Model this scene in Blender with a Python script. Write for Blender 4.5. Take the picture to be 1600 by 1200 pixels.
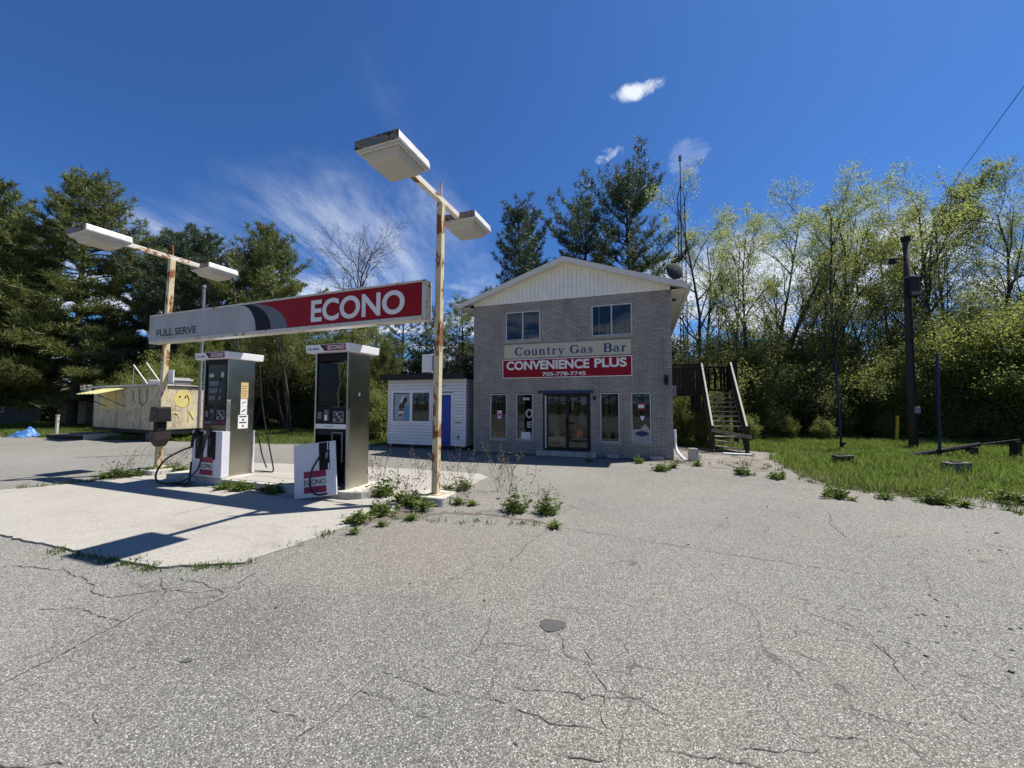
import bpy, bmesh, math, random
import numpy as np
from mathutils import Vector, Matrix

for o in list(bpy.data.objects):
    bpy.data.objects.remove(o, do_unlink=True)
scene = bpy.context.scene
COL = scene.collection
R = math.radians

# ------------------------------------------------------------------ camera
cam_data = bpy.data.cameras.new('camera')
cam_data.sensor_width = 36.0
cam_data.lens = 13.5
cam_data.clip_start = 0.05
cam_data.clip_end = 2000
cam = bpy.data.objects.new('camera', cam_data)
cam.location = (0, 0, 1.6)
cam.rotation_euler = (R(90) + math.atan(0.05), 0, 0)
COL.objects.link(cam)
scene.camera = cam
scene.render.resolution_x = 1024
scene.render.resolution_y = 768

# ------------------------------------------------------------------ light
SUN_DIR = Vector((0.461, 0.138, 0.877)).normalized()
sun_el = math.asin(SUN_DIR.z)
sun_rot = math.atan2(SUN_DIR.x, SUN_DIR.y)
sd = bpy.data.lights.new('sun', 'SUN')
sd.energy = 5.0
sd.angle = R(0.53)
sd.color = (1.0, 0.95, 0.87)
sun = bpy.data.objects.new('sun', sd)
sun.rotation_euler = SUN_DIR.to_track_quat('Z', 'Y').to_euler()
COL.objects.link(sun)

world = bpy.data.worlds.new('World')
scene.world = world
world.use_nodes = True
wn = world.node_tree
wn.nodes.clear()

def wnode(t, **kw):
    n = wn.nodes.new(t)
    for k, v in kw.items():
        setattr(n, k, v)
    return n

def wmath(op, a, b=None, c=None, clamp=False):
    n = wnode('ShaderNodeMath', operation=op, use_clamp=clamp)
    for i, v in enumerate((a, b, c)):
        if v is None:
            continue
        if isinstance(v, (int, float)):
            n.inputs[i].default_value = v
        else:
            wn.links.new(v, n.inputs[i])
    return n.outputs[0]

sky = wnode('ShaderNodeTexSky', sky_type='NISHITA')
sky.sun_disc = False
sky.sun_elevation = sun_el
sky.sun_rotation = sun_rot
sky.altitude = 300
sky.air_density = 1.0
sky.dust_density = 0.6
sky.ozone_density = 2.2
wtc = wnode('ShaderNodeTexCoord')
wsep = wnode('ShaderNodeSeparateXYZ')
wn.links.new(wtc.outputs['Generated'], wsep.inputs[0])
# clouds on a flat layer overhead: direction / height
wz = wmath('MAXIMUM', wsep.outputs[2], 0.0)
wzz = wmath('ADD', wz, 0.08)
wx = wmath('DIVIDE', wsep.outputs[0], wzz)
wy = wmath('DIVIDE', wsep.outputs[1], wzz)
wcomb = wnode('ShaderNodeCombineXYZ')
wn.links.new(wx, wcomb.inputs[0])
wn.links.new(wy, wcomb.inputs[1])

def wnoise(scale, detail, rough, sx, sy, rot, off=(0, 0, 0), dist=0.0):
    m = wnode('ShaderNodeMapping')
    m.inputs['Scale'].default_value = (sx, sy, 1)
    m.inputs['Rotation'].default_value = (0, 0, rot)
    m.inputs['Location'].default_value = off
    wn.links.new(wcomb.outputs[0], m.inputs[0])
    n = wnode('ShaderNodeTexNoise')
    n.inputs['Scale'].default_value = scale
    n.inputs['Detail'].default_value = detail
    n.inputs['Roughness'].default_value = rough
    n.inputs['Distortion'].default_value = dist
    wn.links.new(m.outputs[0], n.inputs['Vector'])
    return n.outputs['Fac']

def wramp(v, a, b):
    n = wnode('ShaderNodeMapRange', interpolation_type='SMOOTHSTEP')
    n.inputs['From Min'].default_value = a
    n.inputs['From Max'].default_value = b
    wn.links.new(v, n.inputs['Value'])
    return n.outputs['Result']

def wblob(d, rx, rz):
    """soft patch of sky round a direction (wide rx, tall rz, radians)"""
    d = Vector(d).normalized()
    right = Vector((d.y, -d.x, 0)).normalized()
    up = right.cross(d)
    outs = []
    for ax, r in ((right, rx), (up, rz)):
        n = wnode('ShaderNodeVectorMath', operation='DOT_PRODUCT')
        wn.links.new(wtc.outputs['Generated'], n.inputs[0])
        n.inputs[1].default_value = ax / r
        outs.append(wmath('POWER', wmath('ABSOLUTE', n.outputs['Value']), 2.0))
    n = wnode('ShaderNodeVectorMath', operation='DOT_PRODUCT')
    wn.links.new(wtc.outputs['Generated'], n.inputs[0])
    n.inputs[1].default_value = d
    front = wmath('GREATER_THAN', n.outputs['Value'], 0.0)
    s = wmath('ADD', outs[0], outs[1])
    return wmath('MULTIPLY', wmath('SUBTRACT', 1.0, s, clamp=True), front)

wisp = wnoise(3.0, 10, 0.66, 1.0, 0.28, 0.75, (3.1, 1.7, 0), 0.45)
wisp2 = wnoise(1.3, 6, 0.6, 1.0, 0.8, 0.4, (8.1, 4.7, 0), 0.3)
patch = wnoise(0.55, 2, 0.5, 1.0, 1.0, 0.0, (4.4, 9.2, 0))
cumul = wnoise(1.6, 8, 0.6, 1.0, 1.0, 0.2, (7.7, 2.1, 0), 0.2)
fine = wnoise(9.0, 8, 0.62, 1.0, 0.7, 0.3, (1.3, 0.4, 0), 0.4)
# thin cirrus drifting in patches over the whole sky, thickest where the patch noise is high
cir_area = wmath('ADD', wmath('MULTIPLY', wramp(patch, 0.62, 0.78), 0.4),
                 wramp(wmath('ADD', wblob((-0.46, 1.0, 0.37), 0.42, 0.24), wmath('MULTIPLY', wmath('SUBTRACT', wisp2, 0.5), 1.8)), 0.10, 1.05), clamp=True)
cirrus = wmath('MULTIPLY', wmath('MULTIPLY', wramp(wisp, 0.30, 0.80), cir_area), 0.66)
# a bank of low white cloud round the horizon, broken by noise
low = wmath('MULTIPLY', wramp(wsep.outputs[2], 0.36, 0.14), wramp(cumul, 0.47, 0.60))
low = wmath('ADD', low, wmath('MULTIPLY', wramp(wblob((0.72, 1.0, 0.34), 0.42, 0.13), 0.1, 0.8), wramp(cumul, 0.34, 0.52)), clamp=True)
low = wmath('MULTIPLY', low, 0.85)
# a few small puffs
puffs = None
for d, rx, rz, gain in (((0.342, 1.0, 0.845), 0.068, 0.026, 0.95), ((0.262, 1.0, 0.668), 0.06, 0.028, 0.95),
                        ((0.235, 1.0, 0.655), 0.03, 0.02, 0.7), ((0.47, 1.0, 0.66), 0.07, 0.05, 0.15)):
    b = wblob(d, rx, rz)
    b = wmath('MULTIPLY', wramp(wmath('ADD', b, wmath('MULTIPLY', wmath('SUBTRACT', fine, 0.5), 2.6)), 0.55, 1.15), gain)
    b = wmath('MULTIPLY', b, wramp(wblob(d, rx, rz), 0.0, 0.5))
    puffs = b if puffs is None else wmath('ADD', puffs, b)
cloud = wmath('ADD', wmath('ADD', cirrus, low, clamp=True), puffs, clamp=True)
mixc = wnode('ShaderNodeMix', data_type='RGBA')
wn.links.new(cloud, mixc.inputs['Factor'])
tint = wnode('ShaderNodeMix', data_type='RGBA', blend_type='MULTIPLY')
tint.inputs['Factor'].default_value = 1.0
tint.inputs[7].default_value = (0.47, 0.90, 1.50, 1)
wn.links.new(sky.outputs[0], tint.inputs[6])
wn.links.new(tint.outputs[2], mixc.inputs[6])
mixc.inputs[7].default_value = (11.5, 12.2, 13.4, 1)
bg = wnode('ShaderNodeBackground')
bg.inputs['Strength'].default_value = 0.05
wn.links.new(mixc.outputs[2], bg.inputs['Color'])
wout = wnode('ShaderNodeOutputWorld')
wn.links.new(bg.outputs[0], wout.inputs[0])

vs = scene.view_settings
vs.view_transform = 'Standard'
vs.look = 'None'
vs.exposure = 0.7
vs.gamma = 1.0
vs.use_curve_mapping = False

# ------------------------------------------------------------------ helpers
def tag(o, label=None, cat=None, group=None, kind=None):
    if label: o['label'] = label
    if cat: o['category'] = cat
    if group: o['group'] = group
    if kind: o['kind'] = kind
    return o

def thing(name, label, cat, loc=(0, 0, 0), rz=0.0, group=None):
    o = bpy.data.objects.new(name, None)
    o.empty_display_size = 0.2
    o.location = loc
    o.rotation_euler = (0, 0, rz)
    COL.objects.link(o)
    return tag(o, label, cat, group)

def link(name, me, m=None, parent=None, loc=(0, 0, 0), rot=(0, 0, 0), scale=(1, 1, 1)):
    o = bpy.data.objects.new(name, me)
    if m is not None and not me.materials:
        me.materials.append(m)
    o.location = loc
    o.rotation_euler = rot
    o.scale = scale
    o.parent = parent
    COL.objects.link(o)
    return o

def np_mesh(name, V, Fq=None, Ft=None, smooth=False):
    """fast mesh from numpy arrays of quads and triangles"""
    me = bpy.data.meshes.new(name)
    V = np.asarray(V, dtype=np.float32).reshape(-1, 3)
    nq = 0 if Fq is None else len(Fq)
    nt = 0 if Ft is None else len(Ft)
    loops, starts, tot = [], [], 0
    if nq:
        loops.append(np.asarray(Fq, dtype=np.int32).ravel()); starts.append(np.arange(nq, dtype=np.int32) * 4)
        tot = nq * 4
    if nt:
        loops.append(np.asarray(Ft, dtype=np.int32).ravel()); starts.append(tot + np.arange(nt, dtype=np.int32) * 3)
        tot += nt * 3
    me.vertices.add(len(V)); me.vertices.foreach_set('co', V.ravel())
    me.loops.add(tot); me.loops.foreach_set('vertex_index', np.concatenate(loops))
    me.polygons.add(nq + nt); me.polygons.foreach_set('loop_start', np.concatenate(starts))
    if smooth:
        me.polygons.foreach_set('use_smooth', np.ones(nq + nt, dtype=bool))
    me.update(calc_edges=True)
    me.validate()
    return me

class MB:
    """collects simple solids into one mesh"""
    def __init__(s):
        s.v, s.f = [], []
    def box(s, x0, x1, y0, y1, z0, z1):
        b = len(s.v)
        s.v += [(x0, y0, z0), (x1, y0, z0), (x1, y1, z0), (x0, y1, z0), (x0, y0, z1), (x1, y0, z1), (x1, y1, z1), (x0, y1, z1)]
        s.f += [tuple(b + i for i in q) for q in ((0, 3, 2, 1), (4, 5, 6, 7), (0, 1, 5, 4), (1, 2, 6, 5), (2, 3, 7, 6), (3, 0, 4, 7))]
        return s
    def hexa(s, bottom, top):
        b = len(s.v)
        s.v += list(bottom) + list(top)
        s.f += [tuple(b + i for i in q) for q in ((0, 3, 2, 1), (4, 5, 6, 7), (0, 1, 5, 4), (1, 2, 6, 5), (2, 3, 7, 6), (3, 0, 4, 7))]
        return s
    def bar(s, a, b, w, h, up=(0, 0, 1)):
        a, b = Vector(a), Vector(b)
        d = (b - a).normalized()
        x = d.cross(Vector(up))
        if x.length < 1e-4: x = d.cross(Vector((0, 1, 0)))
        x.normalize(); y = x.cross(d)
        c = [(-w / 2, -h / 2), (w / 2, -h / 2), (w / 2, h / 2), (-w / 2, h / 2)]
        return s.hexa([tuple(a + x * i + y * j) for i, j in c], [tuple(b + x * i + y * j) for i, j in c])
    def tube(s, pts, r, n=8, cap=True):
        pts = [Vector(p) for p in pts]
        rs = r if isinstance(r, (list, tuple)) else [r] * len(pts)
        prev = None
        base = len(s.v)
        for i, p in enumerate(pts):
            d = (pts[min(i + 1, len(pts) - 1)] - pts[max(i - 1, 0)]).normalized()
            if prev is None:
                x = d.orthogonal().normalized()
            else:
                x = (prev - d * prev.dot(d))
                x = x.normalized() if x.length > 1e-5 else d.orthogonal().normalized()
            prev = x
            y = d.cross(x)
            for k in range(n):
                a = 2 * math.pi * k / n
                s.v.append(tuple(p + (x * math.cos(a) + y * math.sin(a)) * rs[i]))
        for i in range(len(pts) - 1):
            for k in range(n):
                a = base + i * n + k; b2 = base + i * n + (k + 1) % n
                s.f.append((a, b2, b2 + n, a + n))
        if cap:
            s.f.append(tuple(base + k for k in reversed(range(n))))
            s.f.append(tuple(base + (len(pts) - 1) * n + k for k in range(n)))
        return s
    def prism(s, poly, y0, y1):
        """polygon in x,z extruded along y"""
        n = len(poly); b = len(s.v)
        s.v += [(x, y0, z) for x, z in poly] + [(x, y1, z) for x, z in poly]
        s.f.append(tuple(b + i for i in range(n)))
        s.f.append(tuple(b + n + i for i in reversed(range(n))))
        for i in range(n):
            j = (i + 1) % n
            s.f.append((b + i, b + n + i, b + n + j, b + j))
        return s
    def slab(s, poly, z0, z1):
        """polygon in x,y extruded along z"""
        n = len(poly); b = len(s.v)
        s.v += [(x, y, z0) for x, y in poly] + [(x, y, z1) for x, y in poly]
        s.f.append(tuple(b + i for i in reversed(range(n))))
        s.f.append(tuple(b + n + i for i in range(n)))
        for i in range(n):
            j = (i + 1) % n
            s.f.append((b + i, b + j, b + n + j, b + n + i))
        return s
    def mesh(s, name, smooth=False):
        me = bpy.data.meshes.new(name)
        me.from_pydata(s.v, [], s.f)
        bm = bmesh.new(); bm.from_mesh(me)
        bmesh.ops.recalc_face_normals(bm, faces=bm.faces)
        bm.to_mesh(me); bm.free()
        if smooth:
            for p in me.polygons: p.use_smooth = True
        return me
    def build(s, name, m, parent=None, bevel=0.0, smooth=False, loc=(0, 0, 0), rot=(0, 0, 0)):
        me = s.mesh(name, smooth)
        o = link(name, me, m, parent, loc, rot)
        if bevel:
            md = o.modifiers.new('bevel', 'BEVEL'); md.width = bevel; md.segments = 2; md.limit_method = 'ANGLE'
        return o

def spline(pts, n=6):
    """Catmull-Rom through the points"""
    P = [Vector(p) for p in pts]
    P = [P[0] * 2 - P[1]] + P + [P[-1] * 2 - P[-2]]
    out = []
    for i in range(1, len(P) - 2):
        for k in range(n):
            t = k / n
            out.append(0.5 * ((2 * P[i]) + (P[i + 1] - P[i - 1]) * t + (2 * P[i - 1] - 5 * P[i] + 4 * P[i + 1] - P[i + 2]) * t * t
                              + (3 * P[i] - P[i - 1] - 3 * P[i + 1] + P[i + 2]) * t ** 3))
    out.append(P[-2])
    return out

def lettering(name, body, x0, x1, z0, z1, y, m, parent, bold=0.0, depth=0.004, slant=0.0):
    """flat letters filling the box x0..x1, z0..z1, facing -y"""
    cu = bpy.data.curves.new(name, 'FONT')
    cu.body = body
    cu.offset = bold
    cu.resolution_u = 6
    t = bpy.data.objects.new(name, cu)
    COL.objects.link(t)
    bpy.context.view_layer.update()
    me = bpy.data.meshes.new_from_object(t.evaluated_get(bpy.context.evaluated_depsgraph_get()))
    bpy.data.objects.remove(t, do_unlink=True)
    bpy.data.curves.remove(cu)
    co = np.array([v.co[:] for v in me.vertices])
    mn, mx = co.min(0), co.max(0)
    k = (co - mn) / np.maximum(mx - mn, 1e-6)
    nv = np.zeros_like(co)
    nv[:, 0] = x0 + k[:, 0] * (x1 - x0) + slant * k[:, 1] * (z1 - z0)
    nv[:, 1] = y
    nv[:, 2] = z0 + k[:, 1] * (z1 - z0)
    me.vertices.foreach_set('co', nv.astype(np.float32).ravel())
    me.materials.clear()
    me.update()
    me.name = name
    return link(name, me, m, parent)

# ------------------------------------------------------------------ materials
class NT:
    def __init__(s, name):
        s.m = bpy.data.materials.new(name)
        s.m.use_nodes = True
        s.t = s.m.node_tree
        s.b = s.t.nodes['Principled BSDF']
        s.out = s.t.nodes['Material Output']
        s._tc = None
    def n(s, t, **kw):
        x = s.t.nodes.new(t)
        for k, v in kw.items(): setattr(x, k, v)
        return x
    def l(s, a, b): s.t.links.new(a, b)
    def coord(s, scale=(1, 1, 1), kind='Object', off=(0, 0, 0)):
        if s._tc is None: s._tc = s.n('ShaderNodeTexCoord')
        m = s.n('ShaderNodeMapping')
        m.inputs['Scale'].default_value = scale
        m.inputs['Location'].default_value = off
        s.l(s._tc.outputs[kind], m.inputs[0])
        return m.outputs[0]
    def noise(s, vec, scale, detail=4, rough=0.55, dist=0.0):
        x = s.n('ShaderNodeTexNoise')
        x.inputs['Scale'].default_value = scale
        x.inputs['Detail'].default_value = detail
        x.inputs['Roughness'].default_value = rough
        x.inputs['Distortion'].default_value = dist
        s.l(vec, x.inputs['Vector'])
        return x.outputs['Fac']
    def vor(s, vec, scale, feature='F1', rand=1.0):
        x = s.n('ShaderNodeTexVoronoi', feature=feature)
        x.inputs['Scale'].default_value = scale
        x.inputs['Randomness'].default_value = rand
        s.l(vec, x.inputs['Vector'])
        return x
    def ramp(s, v, a, b, lo=0.0, hi=1.0, smooth=False):
        x = s.n('ShaderNodeMapRange', interpolation_type='SMOOTHSTEP' if smooth else 'LINEAR')
        for k, q in (('From Min', a), ('From Max', b), ('To Min', lo), ('To Max', hi)): x.inputs[k].default_value = q
        s.l(v, x.inputs['Value'])
        return x.outputs['Result']
    def math(s, op, a, b=None, clamp=False):
        x = s.n('ShaderNodeMath', operation=op, use_clamp=clamp)
        for i, v in enumerate((a, b)):
            if v is None: continue
            if isinstance(v, (int, float)): x.inputs[i].default_value = v
            else: s.l(v, x.inputs[i])
        return x.outputs[0]
    def mix(s, f, a, b, blend='MIX'):
        x = s.n('ShaderNodeMix', data_type='RGBA', blend_type=blend)
        if isinstance(f, (int, float)): x.inputs['Factor'].default_value = f
        else: s.l(f, x.inputs['Factor'])
        for i, v in ((6, a), (7, b)):
            if isinstance(v, tuple): x.inputs[i].default_value = (*v[:3], 1)
            else: s.l(v, x.inputs[i])
        return x.outputs[2]
    def color(s, c):
        if isinstance(c, tuple): s.b.inputs['Base Color'].default_value = (*c[:3], 1)
        else: s.l(c, s.b.inputs['Base Color'])
        return s
    def set(s, rough=None, metal=None, spec=None):
        for k, v in (('Roughness', rough), ('Metallic', metal), ('Specular IOR Level', spec)):
            if v is None: continue
            if isinstance(v, (int, float)): s.b.inputs[k].default_value = v
            else: s.l(v, s.b.inputs[k])
        return s
    def bump(s, h, strength=0.3, dist=0.01):
        x = s.n('ShaderNodeBump')
        x.inputs['Strength'].default_value = strength
        x.inputs['Distance'].default_value = dist
        s.l(h, x.inputs['Height'])
        s.l(x.outputs[0], s.b.inputs['Normal'])
        return s

def mul(c, k): return tuple(min(1.0, x * k) for x in c)

def simple(name, c, rough=0.6, metal=0.0, var=0.18, scale=6.0, bump=0.0, spec=0.4, stretch=(1, 1, 1)):
    t = NT(name)
    v = t.coord(stretch)
    f = t.noise(v, scale, 6, 0.65)
    t.color(t.mix(t.ramp(f, 0.3, 0.7), mul(c, 1 - var), mul(c, 1 + var * 0.6)))
    t.set(t.ramp(t.noise(v, scale * 2.3, 4), 0.3, 0.7, max(0, rough - 0.1), min(1, rough + 0.1)), metal, spec)
    if bump: t.bump(t.noise(v, scale * 9, 5), bump, 0.004)
    return t.m

def rusty(name, c, rust=(0.19, 0.075, 0.025), amount=0.5, rough=0.5, stretch=(1, 1, 0.35), scale=9.0):
    """paint flaking to rust in streaks"""
    t = NT(name)
    v = t.coord(stretch)
    n1 = t.noise(v, scale, 8, 0.68, 0.4)
    n2 = t.noise(t.coord((1, 1, 1), off=(3, 1, 2)), scale * 0.35, 3)
    k = t.math('ADD', n1, t.math('MULTIPLY', t.math('SUBTRACT', n2, 0.5), 0.7))
    mask = t.ramp(k, 0.66 - amount * 0.2, 0.70 - amount * 0.2, smooth=True)
    halo = t.ramp(k, 0.55 - amount * 0.2, 0.72 - amount * 0.2, 0, 0.55)
    paint = t.mix(t.ramp(t.noise(v, scale * 3, 5), 0.3, 0.7), mul(c, 0.82), c)
    paint = t.mix(halo, paint, (0.50, 0.33, 0.15))
    rc = t.mix(t.noise(v, scale * 6, 5), mul(rust, 0.5), mul(rust, 1.7))
    t.color(t.mix(mask, paint, rc))
    t.set(t.mix(mask, (rough,) * 3, (0.9,) * 3), 0, 0.35)
    t.bump(t.math('SUBTRACT', t.noise(v, scale * 8, 4), t.math('MULTIPLY', mask, 0.8)), 0.3, 0.004)
    return t.m

M = {}
# --- asphalt: exposed stone chips in worn grey binder, fine cracks
t = NT('asphalt')
v = t.coord()
big = t.noise(v, 0.16, 5, 0.6)
mid = t.noise(v, 1.1, 5, 0.6)
fine = t.noise(v, 150.0, 3, 0.7)
ch = t.vor(v, 155.0)
sep = t.n('ShaderNodeSeparateColor'); t.l(ch.outputs['Color'], sep.inputs[0])
rnd = sep.outputs[0]
base = t.mix(t.ramp(big, 0.32, 0.68), (0.132, 0.130, 0.115), (0.262, 0.256, 0.226))
base = t.mix(t.ramp(mid, 0.3, 0.75, 0, .7), base, (0.225, 0.217, 0.190))
base = t.mix(t.math('MULTIPLY', t.ramp(t.noise(t.coord(off=(2, 7, 0)), 0.9, 7, 0.7, 0.6), 0.60, 0.74, smooth=True), 0.45), base, (0.10, 0.096, 0.092))
base = t.mix(t.math('MULTIPLY', t.ramp(t.noise(t.coord(off=(5, 3, 0)), 0.33, 3), 0.48, 0.66), 0.45), base, (0.262, 0.230, 0.194))
pv = t.n('ShaderNodeVectorMath', operation='DISTANCE'); t.l(t.coord((1, 1.35, 0)), pv.inputs[0]); pv.inputs[1].default_value = (-0.9, 6.0, 0)
pk = t.math('ADD', pv.outputs['Value'], t.math('MULTIPLY', t.math('SUBTRACT', t.noise(v, 0.9, 6, 0.65), 0.5), 3.0))
base = t.mix(t.ramp(pk, 2.4, 0.3, 0, 0.45, True), base, (0.238, 0.205, 0.175))
ov = t.n('ShaderNodeVectorMath', operation='DISTANCE'); t.l(t.coord((1, 1.6, 0)), ov.inputs[0]); ov.inputs[1].default_value = (-2.3, 4.6, 0)
ok_ = t.math('ADD', ov.outputs['Value'], t.math('MULTIPLY', t.math('SUBTRACT', t.noise(t.coord(off=(3, 3, 0)), 1.3, 7, 0.7), 0.5), 2.6))
base = t.mix(t.ramp(ok_, 1.3, 0.3, 0, 0.45, True), base, (0.105, 0.100, 0.092))
chip = t.ramp(rnd, 0.0, 1.0, 0.34, 1.58)
x = t.n('ShaderNodeMix', data_type='RGBA', blend_type='MULTIPLY'); x.inputs['Factor'].default_value = 1.0
t.l(base, x.inputs[6]); t.l(chip, x.inputs[7])
col = x.outputs[2]
col = t.mix(t.ramp(rnd, 0.90, 0.95), col, (0.47, 0.46, 0.42))           # pale quartz chips
gap = t.ramp(ch.outputs['Distance'], 0.45, 0.75, smooth=True)
col = t.mix(t.math('MULTIPLY', gap, 0.55), col, (0.075, 0.070, 0.066))    # dark binder between chips
# wandering fine cracks in patches
wv = t.n('ShaderNodeVectorMath', operation='ADD')
dn = t.n('ShaderNodeTexNoise'); dn.inputs['Scale'].default_value = 2.3; dn.inputs['Detail'].default_value = 6; t.l(v, dn.inputs['Vector'])
ds = t.n('ShaderNodeVectorMath', operation='SCALE'); ds.inputs['Scale'].default_value = 0.42; t.l(dn.outputs['Color'], ds.inputs[0])
t.l(v, wv.inputs[0]); t.l(ds.outputs[0], wv.inputs[1])
ce = t.vor(wv.outputs[0], 1.05, 'DISTANCE_TO_EDGE')
cmask = t.ramp(t.noise(t.coord(off=(1.5, 8, 0)), 0.42, 3), 0.43, 0.53, smooth=True)
wid = t.ramp(t.noise(v, 6, 4), 0.3, 0.7, 0.0, 0.0065)
crack = t.math('MULTIPLY', t.math('LESS_THAN', ce.outputs['Distance'], wid), cmask)
col = t.mix(t.math('MULTIPLY', crack, 0.72), col, (0.07, 0.065, 0.06))
t.color(col).set(0.88, 0, 0.3)
hh = t.math('SUBTRACT', t.math('ADD', rnd, fine), t.math('MULTIPLY', gap, 1.2))
hh = t.math('SUBTRACT', hh, t.math('MULTIPLY', crack, 3.0))
t.bump(hh, 0.55, 0.004)
M['asphalt'] = t.m

t = NT('concrete')
v = t.coord()
c = t.mix(t.ramp(t.noise(v, 0.8, 6, 0.65), 0.3, 0.7), (0.345, 0.325, 0.285), (0.43, 0.41, 0.365))
c = t.mix(t.ramp(t.noise(v, 75, 4, 0.75), 0.38, 0.62), mul((0.36, 0.34, 0.30), 0.62), c)
c = t.mix(t.math('MULTIPLY', t.ramp(t.noise(t.coord(off=(4, 4, 0)), 2.2, 6, 0.7), 0.58, 0.72), 0.4), c, (0.25, 0.23, 0.2))
c = t.mix(t.math('MULTIPLY', t.ramp(t.noise(t.coord(off=(11, 3, 0)), 0.7, 7, 0.72, 0.8), 0.54, 0.68, smooth=True), 0.5), c, (0.20, 0.185, 0.165))
c = t.mix(t.math('MULTIPLY', t.ramp(t.noise(t.coord(off=(1, 13, 0)), 1.7, 8, 0.75, 1.2), 0.62, 0.70, smooth=True), 0.55), c, (0.13, 0.115, 0.10))
pit = t.ramp(t.vor(v, 45).outputs['Distance'], 0.0, 0.16)
c = t.mix(t.math('SUBTRACT', 0.5, t.math('MULTIPLY', pit, 0.5)), c, (0.22, 0.2, 0.17))
t.color(c).set(0.9, 0, 0.25).bump(t.math('ADD', t.noise(v, 70, 4, 0.7), pit), 0.35, 0.003)
M['concrete'] = t.m
t = NT('old_concrete')
v = t.coord()
c = t.mix(t.ramp(t.noise(v, 7, 7, 0.7), 0.3, 0.7), (0.30, 0.28, 0.24), (0.56, 0.53, 0.46))
c = t.mix(t.ramp(t.noise(v, 2.5, 6, 0.7, 0.5), 0.55, 0.68), c, (0.20, 0.18, 0.15))
t.color(c).set(0.92, 0, 0.25).bump(t.noise(v, 30, 6, 0.7), 0.6, 0.01)
M['old_concrete'] = t.m

t = NT('soil')
v = t.coord()
c = t.mix(t.ramp(t.noise(v, 0.7, 6, 0.65), 0.35, 0.65), (0.055, 0.085, 0.022), (0.115, 0.105, 0.06))
c = t.mix(t.ramp(t.noise(v, 25, 5, 0.7), 0.4, 0.7), c, (0.06, 0.05, 0.032))
t.color(c).set(0.95, 0, 0.2).bump(t.noise(v, 14, 6, 0.7), 0.8, 0.03)
M['soil'] = t.m
t = NT('gravel')
v = t.coord()
g = t.vor(v, 38)
sp = t.n('ShaderNodeSeparateColor'); t.l(g.outputs['Color'], sp.inputs[0])
c = t.mix(sp.outputs[0], (0.12, 0.112, 0.102), (0.30, 0.285, 0.265))
c = t.mix(t.ramp(t.noise(v, 1.6, 5, 0.6), 0.45, 0.65), c, (0.15, 0.125, 0.09))
t.color(c).set(0.95, 0, 0.2).bump(t.math('SUBTRACT', 1.0, g.outputs['Distance']), 0.8, 0.015)
M['gravel'] = t.m

M['crack'] = simple('crack_filler', (0.050, 0.046, 0.042), 0.95, var=0.4, scale=20)
M['tar'] = simple('tar_patch', (0.080, 0.077, 0.073), 0.9, var=0.35, scale=45, bump=0.5)
M['post_paint'] = rusty('rusty_cream_paint', (0.62, 0.54, 0.35), amount=0.66)
M['arm_paint'] = rusty('rusty_arm_paint', (0.70, 0.66, 0.58), amount=0.42, stretch=(1, 0.5, 1))
M['frame_paint'] = rusty('sign_frame_paint', (0.62, 0.59, 0.52), amount=0.15, stretch=(0.3, 1, 1), scale=12)
M['fixture'] = simple('lamp_housing_aluminium', (0.62, 0.61, 0.59), 0.5, var=0.25, scale=7, bump=0.05)
M['fixture_end_shade'] = rusty('lamp_housing_shaded_grimy', (0.15, 0.15, 0.15), rust=(0.05, 0.045, 0.04), amount=0.55, stretch=(1, 1, 1), scale=10)  # grime plus the shade of the near end, both put into the colour
t = NT('lamp_lens')
t.color((0.46, 0.44, 0.39)).set(0.35, 0, 0.5)
t.b.inputs['Transmission Weight'].default_value = 0.0
t.b.inputs['Subsurface Weight'].default_value = 0.15
M['lens'] = t.m
M['sign_grey'] = simple('sign_face_white', (0.38, 0.38, 0.36), 0.5, var=0.22, scale=2.0, stretch=(1, 1, 0.4))
M['sign_red'] = simple('sign_face_red', (0.27, 0.005, 0.014), 0.55, var=0.15, scale=2.5, spec=0.2)
M['sign_black'] = simple('sign_face_black', (0.006, 0.007, 0.011), 0.55, spec=0.2)
M['sign_midgrey'] = simple('sign_face_grey', (0.12, 0.14, 0.15), 0.5)
M['letter_white'] = simple('sign_lettering_white', (0.74, 0.73, 0.70), 0.4, var=0.05)
M['letter_black'] = simple('sign_lettering_black', (0.015, 0.016, 0.022), 0.4)
M['letter_navy'] = simple('sign_lettering_navy', (0.018, 0.045, 0.15), 0.45)
M['white_paint'] = simple('white_enamel', (0.74, 0.74, 0.75), 0.4, var=0.08, scale=5)
M['panel_white'] = simple('pump_panel_white', (0.60, 0.60, 0.64), 0.38, var=0.10, scale=4)
M['panel_red'] = simple('pump_panel_red', (0.24, 0.012, 0.055), 0.5, var=0.12)
t = NT('brushed_stainless')
v = t.coord((1, 1, 1))
f = t.noise(v, 4, 5)
t.color(t.mix(f, (0.40, 0.375, 0.32), (0.47, 0.445, 0.39))).set(t.ramp(f, 0.3, 0.7, 0.17, 0.26), 1.0)
M['steel'] = t.m
t = NT('dull_stainless')
v = t.coord((1, 1, 1))
f = t.noise(v, 5, 6, 0.7)
t.color(t.mix(f, (0.34, 0.33, 0.30), (0.50, 0.48, 0.44))).set(t.ramp(f, 0.3, 0.7, 0.35, 0.55), 1.0)
M['steel_dull'] = t.m
M['black'] = simple('black_plastic', (0.007, 0.007, 0.009), 0.6, var=0.3, spec=0.2)
M['rubber'] = simple('black_rubber', (0.014, 0.014, 0.015), 0.55, var=0.3)
M['dark_metal'] = simple('dark_metal', (0.014, 0.014, 0.017), 0.6, var=0.3, spec=0.25)
M['grey_metal'] = simple('galvanised_metal', (0.20, 0.21, 0.22), 0.5, 0.3, var=0.2, scale=12)
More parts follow.
